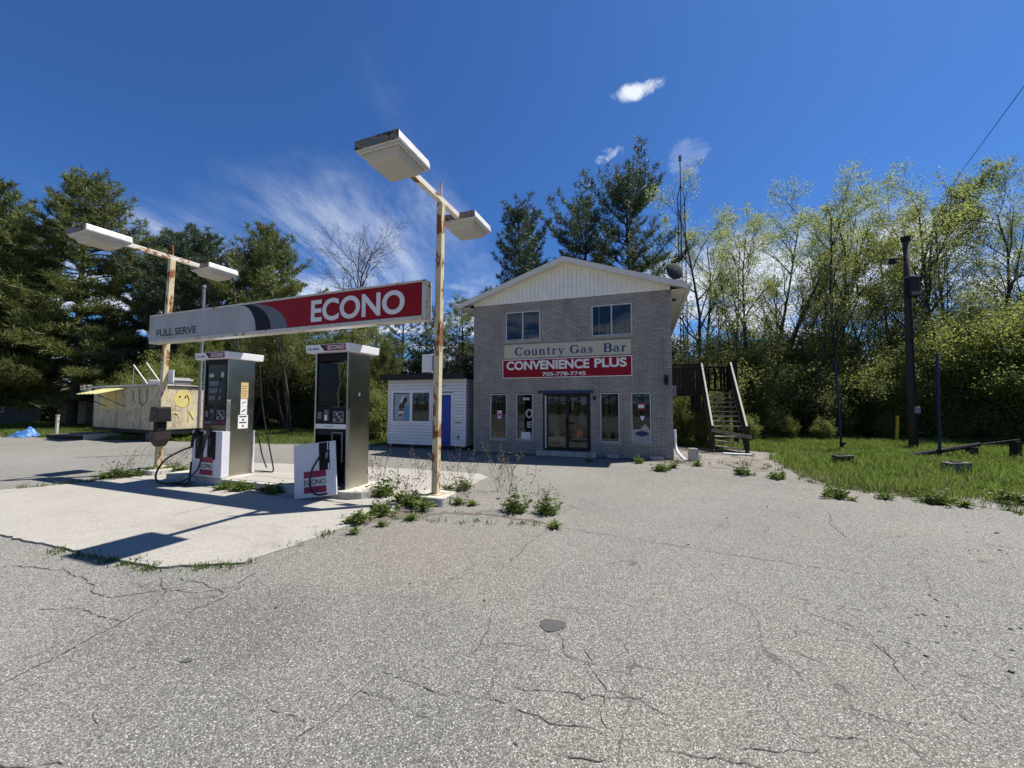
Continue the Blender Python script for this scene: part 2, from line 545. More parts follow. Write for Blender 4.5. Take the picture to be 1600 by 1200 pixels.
M['label_grey'] = simple('grey_label', (0.13, 0.13, 0.15), 0.6)
M['yellow_paper'] = simple('yellow_notice', (0.62, 0.42, 0.17), 0.7)
M['white_paper'] = simple('white_notice', (0.72, 0.72, 0.72), 0.7, var=0.05)
M['brown_plastic'] = simple('brown_plastic', (0.030, 0.021, 0.020), 0.5, var=0.25)
M['mortar'] = simple('mortar', (0.105, 0.098, 0.094), 0.95, var=0.2, scale=20)
t = NT('brick')
oi = t.n('ShaderNodeObjectInfo')
gi = t.n('ShaderNodeNewGeometry')
rr = t.math('FRACT', t.math('ADD', gi.outputs['Random Per Island'], oi.outputs['Random']))
c = t.mix(rr, (0.315, 0.286, 0.255), (0.400, 0.368, 0.332))
v = t.coord((1, 1, 1), 'Generated')
gp = t.n('ShaderNodeNewGeometry')
nz = t.n('ShaderNodeTexNoise'); nz.inputs['Scale'].default_value = 40; nz.inputs['Detail'].default_value = 5
t.l(gp.outputs['Position'], nz.inputs['Vector'])
c = t.mix(t.ramp(nz.outputs['Fac'], 0.35, 0.7, 0, 0.4), c, (0.19, 0.172, 0.166))
st = t.n('ShaderNodeTexNoise'); st.inputs['Scale'].default_value = 1.1; st.inputs['Detail'].default_value = 7; st.inputs['Roughness'].default_value = 0.7
sm = t.n('ShaderNodeMapping'); sm.inputs['Scale'].default_value = (1.6, 1.6, 0.45); t.l(gp.outputs['Position'], sm.inputs[0]); t.l(sm.outputs[0], st.inputs['Vector'])
c = t.mix(t.ramp(st.outputs['Fac'], 0.46, 0.72, 0, 0.55), c, (0.15, 0.135, 0.125))
c = t.mix(t.ramp(st.outputs['Fac'], 0.40, 0.28, 0, 0.35), c, (0.42, 0.40, 0.38))
t.color(c).set(0.9, 0, 0.25).bump(nz.outputs['Fac'], 0.4, 0.003)
M['brick'] = t.m
M['brick_flat'] = simple('brick_side_wall', (0.19, 0.175, 0.172), 0.9, var=0.2, scale=14)
M['siding'] = simple('white_vinyl_siding', (0.76, 0.75, 0.73), 0.5, var=0.10, scale=2.0)
M['gable'] = simple('cream_gable_siding', (0.80, 0.77, 0.69), 0.5, var=0.10, scale=3.0)
M['fascia'] = simple('cream_fascia', (0.66, 0.62, 0.55), 0.5, var=0.12, scale=3.0)
M['shingle'] = simple('dark_shingles', (0.045, 0.043, 0.042), 0.9, var=0.3, scale=12, bump=0.4)
M['black_trim'] = simple('black_fascia', (0.012, 0.012, 0.014), 0.7, var=0.3)
M['blue_door'] = simple('blue_door_paint', (0.008, 0.055, 0.33), 0.45, var=0.12, scale=3)
M['blue_trim'] = simple('blue_trim_paint', (0.013, 0.032, 0.105), 0.5, var=0.2, scale=8)
M['win_frame'] = simple('window_frame_aluminium', (0.52, 0.51, 0.50), 0.5, var=0.08)
M['win_frame_dark'] = simple('window_frame_grey', (0.20, 0.20, 0.21), 0.5, var=0.1)
M['stone_sill'] = simple('stone_sill', (0.33, 0.31, 0.29), 0.9, var=0.15, scale=10, bump=0.2)
M['interior'] = simple('interior_wall', (0.05, 0.048, 0.045), 0.9)
M['beige_board'] = simple('beige_sign_board', (0.50, 0.46, 0.34), 0.6, var=0.08, scale=2)
M['reflection_blue'] = simple('sky_reflection_blue', (0.10, 0.17, 0.32), 0.8, var=0.15, stretch=(9, 1, 0.3))  # blue of the sky reflected in the upper right window, as a colour
M['dark_blind'] = simple('dark_curtain', (0.016, 0.020, 0.024), 0.8)
M['plywood'] = None
t = NT('weathered_plywood')
v = t.coord((1, 1, 0.6))
c = t.mix(t.ramp(t.noise(v, 2.2, 8, 0.72, 0.6), 0.35, 0.65), (0.70, 0.62, 0.40), (0.44, 0.36, 0.24))
c = t.mix(t.ramp(t.noise(t.coord((1, 1, 0.5), off=(2, 2, 2)), 4.0, 9, 0.78, 0.8), 0.50, 0.62, 0, .8), c, (0.25, 0.20, 0.16))
c = t.mix(t.ramp(t.noise(t.coord(off=(9, 2, 1)), 1.4, 5, 0.6), 0.60, 0.68, 0, 0.6), c, (0.66, 0.58, 0.30))
t.color(c).set(0.9, 0, 0.2).bump(t.noise(v, 20, 5), 0.3, 0.005)
M['plywood'] = t.m
M['yellow_paint'] = simple('yellow_paint', (0.68, 0.56, 0.20), 0.6, var=0.12, scale=5)
M['yellow_awning'] = simple('yellow_awning_tin', (0.62, 0.58, 0.28), 0.45, var=0.12, scale=5)
M['old_wood'] = simple('grey_weathered_wood', (0.20, 0.17, 0.14), 0.9, var=0.35, scale=8, bump=0.3, stretch=(1, 1, 0.3))
M['dark_wood'] = simple('dark_stained_wood', (0.030, 0.021, 0.017), 0.85, var=0.35, scale=8, bump=0.3)
M['rail_wood'] = simple('bleached_handrail', (0.52, 0.48, 0.42), 0.85, var=0.2, scale=8)
M['tread_wood'] = simple('stair_tread_wood', (0.30, 0.27, 0.22), 0.85, var=0.3, scale=8)
M['pole_wood'] = simple('utility_pole_wood', (0.062, 0.052, 0.044), 0.9, var=0.35, scale=6, bump=0.4, stretch=(4, 4, 0.3))
M['blue_pole'] = simple('blue_pole_paint', (0.018, 0.028, 0.080), 0.7, var=0.3, scale=9)
M['yellow_post'] = simple('yellow_marker', (0.62, 0.42, 0.02), 0.6, var=0.12)
M['green_pipe'] = simple('dark_green_pole', (0.007, 0.011, 0.008), 0.9, var=0.3)
M['tarp'] = simple('blue_tarp', (0.055, 0.17, 0.42), 0.45, var=0.25, scale=6, bump=0.3)
M['bark'] = simple('bark_brown', (0.060, 0.050, 0.042), 0.95, var=0.35, scale=9, bump=0.5, stretch=(3, 3, 0.5))
M['bark_grey'] = simple('bark_grey', (0.055, 0.050, 0.043), 0.95, var=0.35, scale=9, bump=0.5, stretch=(3, 3, 0.5))
M['bark_dark'] = simple('bark_dark', (0.040, 0.033, 0.030), 0.95, var=0.3, scale=9)
M['grade_red'] = simple('dark_red_strip', (0.10, 0.008, 0.022), 0.6)
M['dark_concrete'] = simple('dark_concrete', (0.13, 0.125, 0.12), 0.9, var=0.35, scale=9, bump=0.4)
M['siding_back'] = simple('siding_shadow_gap', (0.20, 0.20, 0.21), 0.8)
M['dry_stalk'] = simple('dry_stalk', (0.15, 0.115, 0.085), 0.9, var=0.3, scale=20)

def leafmat(name, a, b, trans=0.35, rough=0.55, patch=None):
    t = NT(name)
    g = t.n('ShaderNodeNewGeometry')
    oi = t.n('ShaderNodeObjectInfo')
    k = t.math('ADD', t.math('MULTIPLY', g.outputs['Random Per Island'], 0.75), t.math('MULTIPLY', oi.outputs['Random'], 0.25))
    c = t.mix(k, a, b)
    if patch:
        pn_ = t.n('ShaderNodeTexNoise'); pn_.inputs['Scale'].default_value = 0.8; pn_.inputs['Detail'].default_value = 4
        t.l(g.outputs['Position'], pn_.inputs['Vector'])
        c = t.mix(t.ramp(pn_.outputs['Fac'], 0.42, 0.66, 0, 0.75), c, patch)
    t.color(c).set(rough, 0, 0.3)
    tr = t.n('ShaderNodeBsdfTranslucent')
    t.l(t.mix(0.5, c, t.mix(k, mul(a, 1.5), mul(b, 1.5))), tr.inputs['Color'])
    ms = t.n('ShaderNodeMixShader'); ms.inputs[0].default_value = trans
    t.l(t.b.outputs[0], ms.inputs[1]); t.l(tr.outputs[0], ms.inputs[2])
    t.l(ms.outputs[0], t.out.inputs['Surface'])
    return t.m
M['needles'] = leafmat('pine_needles', (0.048, 0.074, 0.022), (0.175, 0.195, 0.052), 0.32)
M['needles_blue'] = leafmat('pine_needles_blue_green', (0.034, 0.058, 0.032), (0.090, 0.125, 0.060), 0.25)
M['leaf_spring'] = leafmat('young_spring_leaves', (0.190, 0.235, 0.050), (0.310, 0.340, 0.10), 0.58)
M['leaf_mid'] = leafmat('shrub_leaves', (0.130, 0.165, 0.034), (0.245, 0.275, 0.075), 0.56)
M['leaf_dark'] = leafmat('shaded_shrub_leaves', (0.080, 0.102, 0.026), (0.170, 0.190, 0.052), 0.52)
M['leaf_weed'] = leafmat('weed_leaves', (0.065, 0.105, 0.018), (0.140, 0.185, 0.038), 0.38)
M['grass'] = leafmat('grass_blades', (0.085, 0.145, 0.020), (0.180, 0.245, 0.048), 0.48, patch=(0.165, 0.175, 0.055))
M['grass_dry'] = leafmat('dry_grass_blades', (0.14, 0.12, 0.055), (0.25, 0.21, 0.11), 0.3)

t = NT('window_glass')
gl = t.n('ShaderNodeBsdfGlossy'); gl.inputs['Roughness'].default_value = 0.015; gl.inputs['Color'].default_value = (0.9, 0.95, 1, 1)
tp = t.n('ShaderNodeBsdfTransparent'); tp.inputs['Color'].default_value = (0.50, 0.53, 0.53, 1)
fr = t.n('ShaderNodeFresnel'); fr.inputs['IOR'].default_value = 1.55
nb = t.n('ShaderNodeBump'); nb.inputs['Strength'].default_value = 0.03; nb.inputs['Distance'].default_value = 0.02
t.l(t.noise(t.coord(), 2.5, 2), nb.inputs['Height']); t.l(nb.outputs[0], gl.inputs['Normal'])
ms = t.n('ShaderNodeMixShader')
t.l(t.math('MULTIPLY', fr.outputs[0], 1.0), ms.inputs[0]); t.l(tp.outputs[0], ms.inputs[1]); t.l(gl.outputs[0], ms.inputs[2])
t.l(ms.outputs[0], t.out.inputs['Surface'])
M['glass'] = t.m
M['dirt'] = simple('dirt_and_litter', (0.125, 0.105, 0.082), 0.95, var=0.45, scale=14, bump=0.6)

# ------------------------------------------------------------------ the ground
rng = np.random.default_rng(7)
random.seed(7)

def ragged(poly, step=0.25, amp=0.08, seed=1, keep=lambda p: True):
    """walk a polygon outline and fray it a little"""
    rr = random.Random(seed)
    out = []
    n = len(poly)
    for i in range(n):
        a, b = Vector(poly[i]), Vector(poly[(i + 1) % n])
        L = (b - a).length
        k = max(1, int(L / step)) if L < 40 and keep((a + b) / 2) else 1
        nn = Vector((-(b - a).y, (b - a).x)).normalized()
        for j in range(k):
            p = a.lerp(b, j / k)
            if k > 1: p = p + nn * rr.uniform(-amp, amp)
            out.append((p.x, p.y))
    return out

def sheet(name, poly, z, m, kind='structure'):
    me = bpy.data.meshes.new(name)
    bm = bmesh.new()
    vs_ = [bm.verts.new((x, y, z)) for x, y in poly]
    es = [bm.edges.new((vs_[i], vs_[(i + 1) % len(vs_)])) for i in range(len(vs_))]
    bmesh.ops.triangle_fill(bm, use_beauty=True, use_dissolve=False, edges=es)
    for f in bm.faces:
        if f.normal.z < 0: f.normal_flip()
    bm.to_mesh(me); bm.free()
    o = link(name, me, m)
    if kind: o['kind'] = kind
    return o

g = MB()
g.v = [(-900, -900, -0.03), (900, -900, -0.03), (900, 900, -0.03), (-900, 900, -0.03)]; g.f = [(0, 1, 2, 3)]
tag(g.build('ground', M['soil']), kind='structure')

LOT_EDGE_R = [(6.5, 14.2), (7.25, 12.6), (7.05, 11.0), (6.75, 9.6), (6.30, 8.45), (6.15, 7.3), (6.45, 6.85), (7.05, 6.3), (7.6, 5.7), (8.8, 4.6), (12, 1.6), (20, -4.0)]
LOT = LOT_EDGE_R + [(30, -30), (-60, -30), (-60, 26), (-32, 21.0), (-24.6, 18.7), (-20.4, 17.6), (-16.6, 16.6), (-12.4, 15.7), (-8.5, 15.0), (-4.9, 14.5), (-3.8, 15.6), (1, 15.4)]
lot_poly = ragged(ragged(LOT, 0.7, 0.20, 13, lambda p: p.y > 2), 0.12, 0.06, 3, lambda p: p.y > 2)
lot = sheet('asphalt_lot', lot_poly, 0.0, M['asphalt'])
sheet('gravel_shoulder', ragged([(4.4, 10.3), (5.2, 9.5), (6.2, 8.9), (7.2, 10.4), (8.4, 11.6), (8.6, 12.6), (6.3, 14.2), (5.6, 13.6)], 0.2, 0.08, 9), 0.004, M['gravel'])
sheet('gravel_patch', ragged([(6.9, 6.7), (7.7, 5.6), (9.5, 4.2), (10.5, 4.6), (9.0, 5.9), (7.9, 6.9)], 0.2, 0.1, 11), -0.018, M['gravel'])

# cracks in the asphalt: jagged open ribbons
CRACKS = [[(-5.03,3.85),(-4.34,3.78),(-3.95,3.61),(-3.59,3.37),(-3.27,3.25),(-3.01,3.37)],[(-2.9,2.25),(-2.86,2.5),(-2.85,2.89),(-2.87,3.18),(-3.01,3.4),(-3.25,3.61)],[(-2.85,2.89),(-3.4,3.09),(-3.68,3.06)],[(-0.17,3.04),(-0.16,2.79),(-0.21,2.6),(-0.27,2.53)],[(-0.78,2.37),(-0.85,2.22),(-0.96,2.0),(-1.02,1.88)],[(-0.78,2.37),(-0.55,2.27),(-0.3,2.2),(-0.02,2.13)],[(-0.85,2.22),(-0.63,2.13),(-0.41,2.04)],[(-1.27,2.09),(-1.03,1.99)],[(-2.06,1.99),(-2.2,2.13)],[(-3.04,3.4),(-2.64,3.31),(-2.45,3.43),(-2.42,3.71)],[(-3.06,3.61),(-2.72,3.49),(-2.43,3.29)],[(-2.48,3.0),(-2.37,3.31)],[(-2.29,1.8),(-2.13,1.78),(-1.98,1.78)],[(0.64,5.02),(1.56,4.56),(2.36,4.13),(2.96,3.82),(3.32,3.64)],[(0.49,5.02),(0.18,4.45),(0.0,3.97)],[(0.33,2.75),(0.34,2.52),(0.47,2.43),(0.53,2.22),(0.72,2.13),(0.84,2.02),(0.84,1.88)],[(0.0,2.25),(0.38,2.17),(0.74,2.2)],[(0.53,2.2),(0.47,1.97)],[(0.7,1.84),(0.92,1.81),(1.12,1.77)],[(1.0,1.92),(1.07,1.87),(1.42,1.86)],[(1.47,1.94),(1.71,1.91),(1.75,1.83)],[(2.41,2.65),(2.34,2.43),(2.25,2.2)],[(1.74,2.1),(1.92,2.0),(2.08,2.0)],[(1.75,2.58),(1.99,2.4)],[(4.66,5.74),(4.22,5.15),(3.97,4.66)],[(0.47,2.58),(0.49,2.43)],[(0.0,2.09),(0.19,2.0),(0.46,1.93)],[(2.26,2.17),(2.3,1.99)],[(0.19,1.83),(0.43,1.81)],[(5.25,4.56),(5.57,4.26)]]
cv, cf = [], []
rc = random.Random(5)
for path in CRACKS:
    P = [Vector(p) for p in path]
    pts = []
    for a, b in zip(P, P[1:]):
        L = (b - a).length
        k = max(2, int(L / 0.035))
        nn = Vector((-(b - a).y, (b - a).x)).normalized()
        off = 0.0
        for j in range(k):
            off = off * 0.80 + rc.uniform(-0.014, 0.014)
            pts.append(a.lerp(b, j / k) + nn * off)
    pts.append(P[-1])
    for i, p in enumerate(pts):
        d = (pts[min(i + 1, len(pts) - 1)] - pts[max(i - 1, 0)])
        d = Vector((-d.y, d.x)).normalized()
        dist = p.length
        w = rc.uniform(0.0005, 0.0034) * (0.55 + 0.18 * min(dist, 9)) * (0.4 if i in (0, len(pts) - 1) else 1)
        cv += [(p.x + d.x * w, p.y + d.y * w, 0.004), (p.x - d.x * w, p.y - d.y * w, 0.004)]
        if i and rc.random() > .03: cf.append((len(cv) - 4, len(cv) - 2, len(cv) - 1, len(cv) - 3))
me = np_mesh('crack', np.array(cv), Fq=np.array(cf))
tag(link('crack', me, M['crack'], lot), kind='stuff')
# dirt gathered along the weedy crack, the apron edge and the walls
DIRT = [[(-1.75, 5.9), (-1.2, 5.70), (-.75, 5.75), (-.2, 5.62), (.35, 5.33), (.62, 5.10), (.58, 5.04), (.2, 5.3), (-.35, 5.57), (-.9, 5.66), (-1.35, 5.45), (-1.8, 5.35), (-2.15, 5.02), (-2.05, 5.3)],
        [(-9.4, 7.15), (-8.3, 8.15), (-7.9, 8.55), (-7.6, 8.4), (-8.1, 7.9), (-9.3, 6.95)],
        [(-1.3, 12.75), (.5, 12.2), (2.4, 11.5), (4.5, 10.75), (5.0, 10.35), (4.4, 10.35), (2.3, 11.25), (.4, 11.9), (-1.2, 12.45)]]
for i, q in enumerate(DIRT):
    o = sheet('dirt_patch', ragged(q, 0.07, 0.05, 20 + i), 0.003 + 0.001 * i, M['dirt'], None)
    o.parent = lot
# small dark repairs in the surface
def blotch(cx, cy, rx, ry, z, m, seed, name, parent, n=44):
    rr = random.Random(seed)
    poly = []
    for i in range(n):
        a = 2 * math.pi * i / n
        k = 1 + rr.uniform(-0.05, 0.05) + .10 * math.sin(3 * a + seed) + .07 * math.sin(2 * a + 1.3)
        poly.append((cx + rx * k * math.cos(a), cy + ry * k * math.sin(a)))
    me = bpy.data.meshes.new(name)
    me.from_pydata([(x, y, z) for x, y in poly], [], [tuple(range(n))])
    return link(name, me, m, parent)
blotch(0.29, 2.85, 0.088, 0.082, 0.005, M['tar'], 1, 'tar_patch', lot)
blotch(-2.02, 2.47, 0.03, 0.022, 0.005, M['tar'], 2, 'tar_patch', lot)
# loose crumbs of asphalt along the broken cracks
cr = MB()
def crumb(mb, x, y, s, rr):
    k = [rr.uniform(0.6, 1.2) * s for _ in range(8)]
    h = s * rr.uniform(0.4, 0.8)
    mb.hexa([(x - k[0], y - k[1], 0.002), (x + k[2], y - k[3], 0.002), (x + k[0], y + k[2], 0.002), (x - k[3], y + k[1], 0.002)],
            [(x - k[4] * .6, y - k[5] * .6, h), (x + k[6] * .6, y - k[7] * .6, h), (x + k[4] * .6, y + k[6] * .6, h), (x - k[7] * .6, y + k[5] * .6, h)])
for cx, cy, sx, sy, n in ((3.1, 2.75, 0.35, 0.25, 26), (3.9, 2.6, 0.2, 0.14, 9), (5.2, 4.25, 0.22, 0.05, 8), (5.9, 4.9, 0.2, 0.1, 4), (0.5, 4.5, 4.5, 1.2, 26), (-2.2, 2.6, 1.2, 0.5, 9)):
    for _ in range(n):
        crumb(cr, rc.gauss(cx, sx), rc.gauss(cy, sy), rc.uniform(0.004, 0.013) * (1.25 if cy > 4 else 1), rc)
tag(cr.build('asphalt_crumbs', M['tar'], lot), kind='stuff')

# ---- concrete apron and raised pump island. Island frame: x along the island (right), y away from the camera
ISL = Vector((-1.28, 6.30, 0)); ISL_A = R(-20.6)
def isl(x, y, z=0.0):
    c, s = math.cos(ISL_A), math.sin(ISL_A)
    return (ISL.x + x * c - y * s, ISL.y + x * s + y * c, z)
PAD = [(-9.9, 6.6), (-8.2, 8.05), (-7.7, 9.6), (-6.95, 10.3), (-3.64, 9.75), (-0.75, 8.72), (-0.50, 8.28), (-0.80, 7.55), (-2.22, 4.86), (-2.66, 3.92), (-3.42, 3.80), (-4.8, 4.24), (-6.2, 4.72), (-9.4, 5.8)]
tag(MB().slab(ragged(PAD, 0.09, 0.022, 5), -0.1, 0.022).build('concrete_apron', M['concrete']), kind='structure')
jm = MB()
def strip(mb, a, b, w, z):
    a, b = Vector(a), Vector(b)
    n = Vector((-(b - a).y, (b - a).x)).normalized() * w
    k = len(mb.v)
    mb.v += [(a.x - n.x, a.y - n.y, z), (b.x - n.x, b.y - n.y, z), (b.x + n.x, b.y + n.y, z), (a.x + n.x, a.y + n.y, z)]
    mb.f.append((k, k + 1, k + 2, k + 3))
strip(jm, isl(-8.2, -0.62)[:2], isl(0.1, -0.62)[:2], 0.008, 0.026)
strip(jm, isl(-3.0, -0.62)[:2], isl(-3.0, -2.0)[:2], 0.004, 0.026)
jo = jm.build('expansion_joint', M['crack'], bpy.data.objects['concrete_apron'])
def island_part(x0, x1, y0, y1, rL, rR, z1, name):
    poly = []
    for cx, cy, a0, r in ((x1 - rR, y1 - rR, 0, rR), (x0 + rL, y1 - rL, 90, rL), (x0 + rL, y0 + rL, 180, rL), (x1 - rR, y0 + rR, 270, rR)):
        for k in range(5):
            a = R(a0 + 22.5 * k)
            poly.append((cx + r * math.cos(a), cy + r * math.sin(a)))
    mb = MB().slab(poly, -0.05, z1)
    o = mb.build(name, M['old_concrete'], None, 0.02)
    o.location = ISL; o.rotation_euler = (0, 0, ISL_A)
    return tag(o, kind='structure')
island_part(-6.2, -1.05, -0.44, 0.46, 0.1, 0.40, 0.145, 'pump_island')
island_part(-0.30, 0.30, -0.22, 0.30, 0.08, 0.08, 0.135, 'post_footing')
island_part(-7.65, -6.9, -0.30, 0.30, 0.08, 0.08, 0.125, 'post_footing')
# sheet-metal cover plates lying in the island top between the pumps
cp = MB()
cp.box(-4.3, -2.5, -0.36, 0.02, 0.1455, 0.152).box(-4.3, -2.5, 0.05, 0.38, 0.1455, 0.150)
o = cp.build('cover_plate', M['concrete'], bpy.data.objects['pump_island'])

# ------------------------------------------------------------------ fuel sign between the lamp posts
def ithing(name, label, cat, x, y, z=0.0, group=None):
    return thing(name, label, cat, isl(x, y, z), ISL_A, group)

sg = ithing('fuel_sign', 'long red and white full serve sign spanning the two rusty posts', 'sign', 0, -0.12, 0)
SX0, SX1, SZ0, SZ1 = -7.44, -0.06, 3.00, 3.60
MB().box(SX0 + 0.02, SX1 - 0.02, -0.062, 0.10, SZ0 + 0.02, SZ1 - 0.02).build('sign_box', M['frame_paint'], sg)
fr = MB()
fr.box(SX0, SX1, -0.082, 0.115, SZ0 - 0.045, SZ0 + 0.025)
tp = MB().box(SX0, SX1, -0.082, 0.115, SZ1 - 0.022, SZ1 + 0.012)
fr.build('bottom_frame', M['frame_paint'], sg, 0.006)
tp.build('top_frame', M['frame_paint'], sg, 0.004)
MB().box(SX1 - 0.06, SX1, -0.080, 0.113, SZ0 + 0.027, SZ1 - 0.024).build('end_frame', M['frame_paint'], sg, 0.004)
MB().box(SX0, SX0 + 0.022, -0.080, 0.113, SZ0 + 0.027, SZ1 - 0.024).build('end_frame', M['frame_paint'], sg, 0.004)
def arc(xa, za, xb, zb, bulge, n=9):
    out = []
    for i in range(n + 1):
        t_ = i / n
        # quarter-ellipse-like sweep
        out.append((xa + (xb - xa) * (math.sin(t_ * math.pi / 2)), za + (zb - za) * (1 - math.cos(t_ * math.pi / 2))))
    return out
zt, zb_ = SZ1 - 0.026, SZ0 + 0.029
xl, xr = SX0 + 0.024, SX1 - 0.062
c1 = arc(-4.44, zt, -3.97, zb_, 0)      # white | black
c2 = arc(-4.30, zt, -3.55, zb_, 0)      # black | grey
c3 = arc(-4.22, zt, -3.12, zb_, 0)      # grey | red
def face(name, left, right, m):
    poly = [p for p in left] + [p for p in reversed(right)]
    MB().prism(poly, -0.070, -0.063).build(name, m, sg)
face('white_panel', [(xl, zt), (xl, zb_)], c1, M['sign_grey'])
face('black_stripe', c1, c2, M['sign_black'])
face('grey_stripe', c2, c3, M['sign_midgrey'])
face('red_panel', c3, [(xr, zt), (xr, zb_)], M['sign_red'])
lettering('lettering', 'FULL SERVE', -7.18, -5.78, 3.10, 3.265, -0.073, M['letter_black'], sg, 0.03)
lettering('lettering', 'ECONO', -2.52, -0.46, 3.085, 3.495, -0.073, M['letter_white'], sg, 0.028)

# ------------------------------------------------------------------ lamp posts with two box lights each
def lamp_post(x, xtop, label, bell):
    p = ithing('lamp_post', label, 'lamp post', x, 0, 0.0)
    w = 0.052
    dx = xtop - x
    MB().hexa([(-w, -w, 0.12), (w, -w, 0.12), (w, w, 0.12), (-w, w, 0.12)],
              [(dx - w, -w, 4.93), (dx + w, -w, 4.93), (dx + w, w, 4.93), (dx - w, w, 4.93)]).build('post', M['post_paint'], p, 0.006)
    MB().box(-0.11, 0.11, -0.11, 0.11, 0.125, 0.145).build('base_plate', M['post_paint'], p)
    MB().tube([(dx, 0.01, 5.03), (dx - 0.01, 0.01, 5.30)], 0.018, 6).build('conduit_stub', M['post_paint'], p)
    MB().box(dx - 0.042, dx + 0.042, -0.93, 0.62, 4.935, 5.03).build('arm', M['arm_paint'], p, 0.005)
    for cy in (-1.23, 0.93):
        f = MB()
        a = 0.36
        f.hexa([(dx - a, cy - a, 4.92), (dx + a, cy - a, 4.92), (dx + a, cy + a, 4.92), (dx - a, cy + a, 4.92)],
               [(dx - a + .01, cy - a + .005, 5.055), (dx + a - .02, cy - a + .005, 5.055), (dx + a - .02, cy + a - .01, 5.055), (dx - a + .01, cy + a - .01, 5.055)])
        h = f.build('light_fixture', M['fixture'], p, 0.02)
        lens = MB().hexa([(dx - .235, cy - .235, 4.795), (dx + .235, cy - .235, 4.795), (dx + .235, cy + .235, 4.795), (dx - .235, cy + .235, 4.795)],
                         [(dx - .29, cy - .29, 4.905), (dx + .29, cy - .29, 4.905), (dx + .29, cy + .29, 4.905), (dx - .29, cy + .29, 4.905)])
        lens.build('lens', M['lens'], h, 0.012)
        rim = MB()
        for q in ((-.33, .33, -.33, -.295), (-.33, .33, .295, .33), (-.33, -.295, -.295, .295), (.295, .33, -.295, .295)):
            rim.box(dx + q[0], dx + q[1], cy + q[2], cy + q[3], 4.893, 4.9195)
        rim.build('lens_rim', M['win_frame'], h)
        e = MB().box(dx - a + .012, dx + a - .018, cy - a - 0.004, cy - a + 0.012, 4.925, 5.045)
        e.build('shaded_end_plate', M['fixture_end_shade'], h)  # dark plate over the near end, its shade painted in with the grime
    return p
lamp_post(0.05, 0.10, 'rusty lamp post at the right end of the red sign, two box lights', 0)
lamp_post(-7.28, -7.10, 'rusty lamp post at the left end of the sign, two box lights', 0)

# notices and dispenser fixed to the posts
n1 = ithing('notice_sign', 'small white notice board on the right-hand rusty lamp post', 'sign', 0.0, 0.06, 2.12)
MB().box(-0.27, -0.075, -0.01, 0.01, 0.0, 0.30).build('board', M['white_paper'], n1)
MB().box(-0.072, 0.0, -0.012, 0.0, 0.02, 0.28).build('mounting_plate', M['grey_metal'], n1)
n2 = ithing('notice_sign', 'small white notice board beside the left-hand rusty lamp post', 'sign', -7.26, 0.06, 2.08)
MB().box(0.065, 0.30, -0.01, 0.01, 0.0, 0.29).build('board', M['white_paper'], n2)
MB().box(-0.02, 0.06, -0.012, 0.0, 0.02, 0.27).build('mounting_plate', M['grey_metal'], n2)

ds = ithing('towel_dispenser', 'dark brown windshield towel dispenser and squeegee bucket strapped to a post', 'dispenser', -7.20, -0.02, 0.62)
MB().hexa([(-.17, -.26, .56), (.20, -.26, .56), (.20, .20, .56), (-.17, .20, .56)],
          [(-.15, -.24, .90), (.19, -.24, .90), (.19, .18, .90), (-.15, .18, .90)]).build('towel_box', M['brown_plastic'], ds, 0.02)
MB().box(.2, .212, -.21, .15, .60, .86).build('door', M['dark_metal'], ds, 0.004)
MB().box(-.11, .10, -.16, .12, .30, .56).build('neck', M['black'], ds, 0.02)
MB().hexa([(-.08, -.13, .0), (.09, -.13, .0), (.09, .10, .0), (-.08, .10, .0)], [(-.17, -.24, .16), (.19, -.24, .16), (.19, .20, .16), (-.17, .20, .16)]).build('bucket_base', M['brown_plastic'], ds, 0.01)
bk = MB()
for a, b, c_, d in ((-.17, -.15, -.24, .20), (.17, .19, -.24, .20), (-.15, .17, -.24, -.22), (-.15, .17, .18, .20)):
    bk.box(a, b, c_, d, .161, .34)
bk.build('bucket', M['brown_plastic'], ds)
MB().box(-.149, .169, -.219, .179, .24, .245).build('water', M['black'], ds)

ds.scale = (0.68, 0.68, 1.0)

# ------------------------------------------------------------------ fuel pumps
def brand_block(parent, x0, x1, z0, z1, y, m):
    """red band, ECONO in black, red band"""
    h = z1 - z0
    MB().box(x0, x1, y - 0.003, y, z0, z0 + h * 0.30).build('red_band', m, parent)
    MB().box(x0, x1, y - 0.003, y, z1 - h * 0.30, z1).build('red_band', m, parent)
    lettering('lettering', 'ECONO', x0 + 0.005, x1 - 0.005, z0 + h * 0.37, z1 - h * 0.38, y - 0.003, M['letter_black'], parent, 0.012)

def nozzle(name, parent, x, y, z, tilt=0.0):
    mb = MB()
    mb.tube(spline([(x, y, z + .22), (x - .005, y - .035, z + .14), (x - .01, y - .06, z + .03), (x - .015, y - .07, z - .10)], 4), [0.03] * 4 + [0.034] * 4 + [0.027] * 4 + [0.024], 8)
    mb.box(x - .028, x + .028, y - .03, y + .04, z + .12, z + .26)
    o = mb.build(name, M['rubber'], parent, 0.006)
    MB().tube([(x + .012, y + .02, z - .08), (x + .03, y + .0, z + .06)], 0.006, 5).build('trigger', M['grey_metal'], o)
    return o

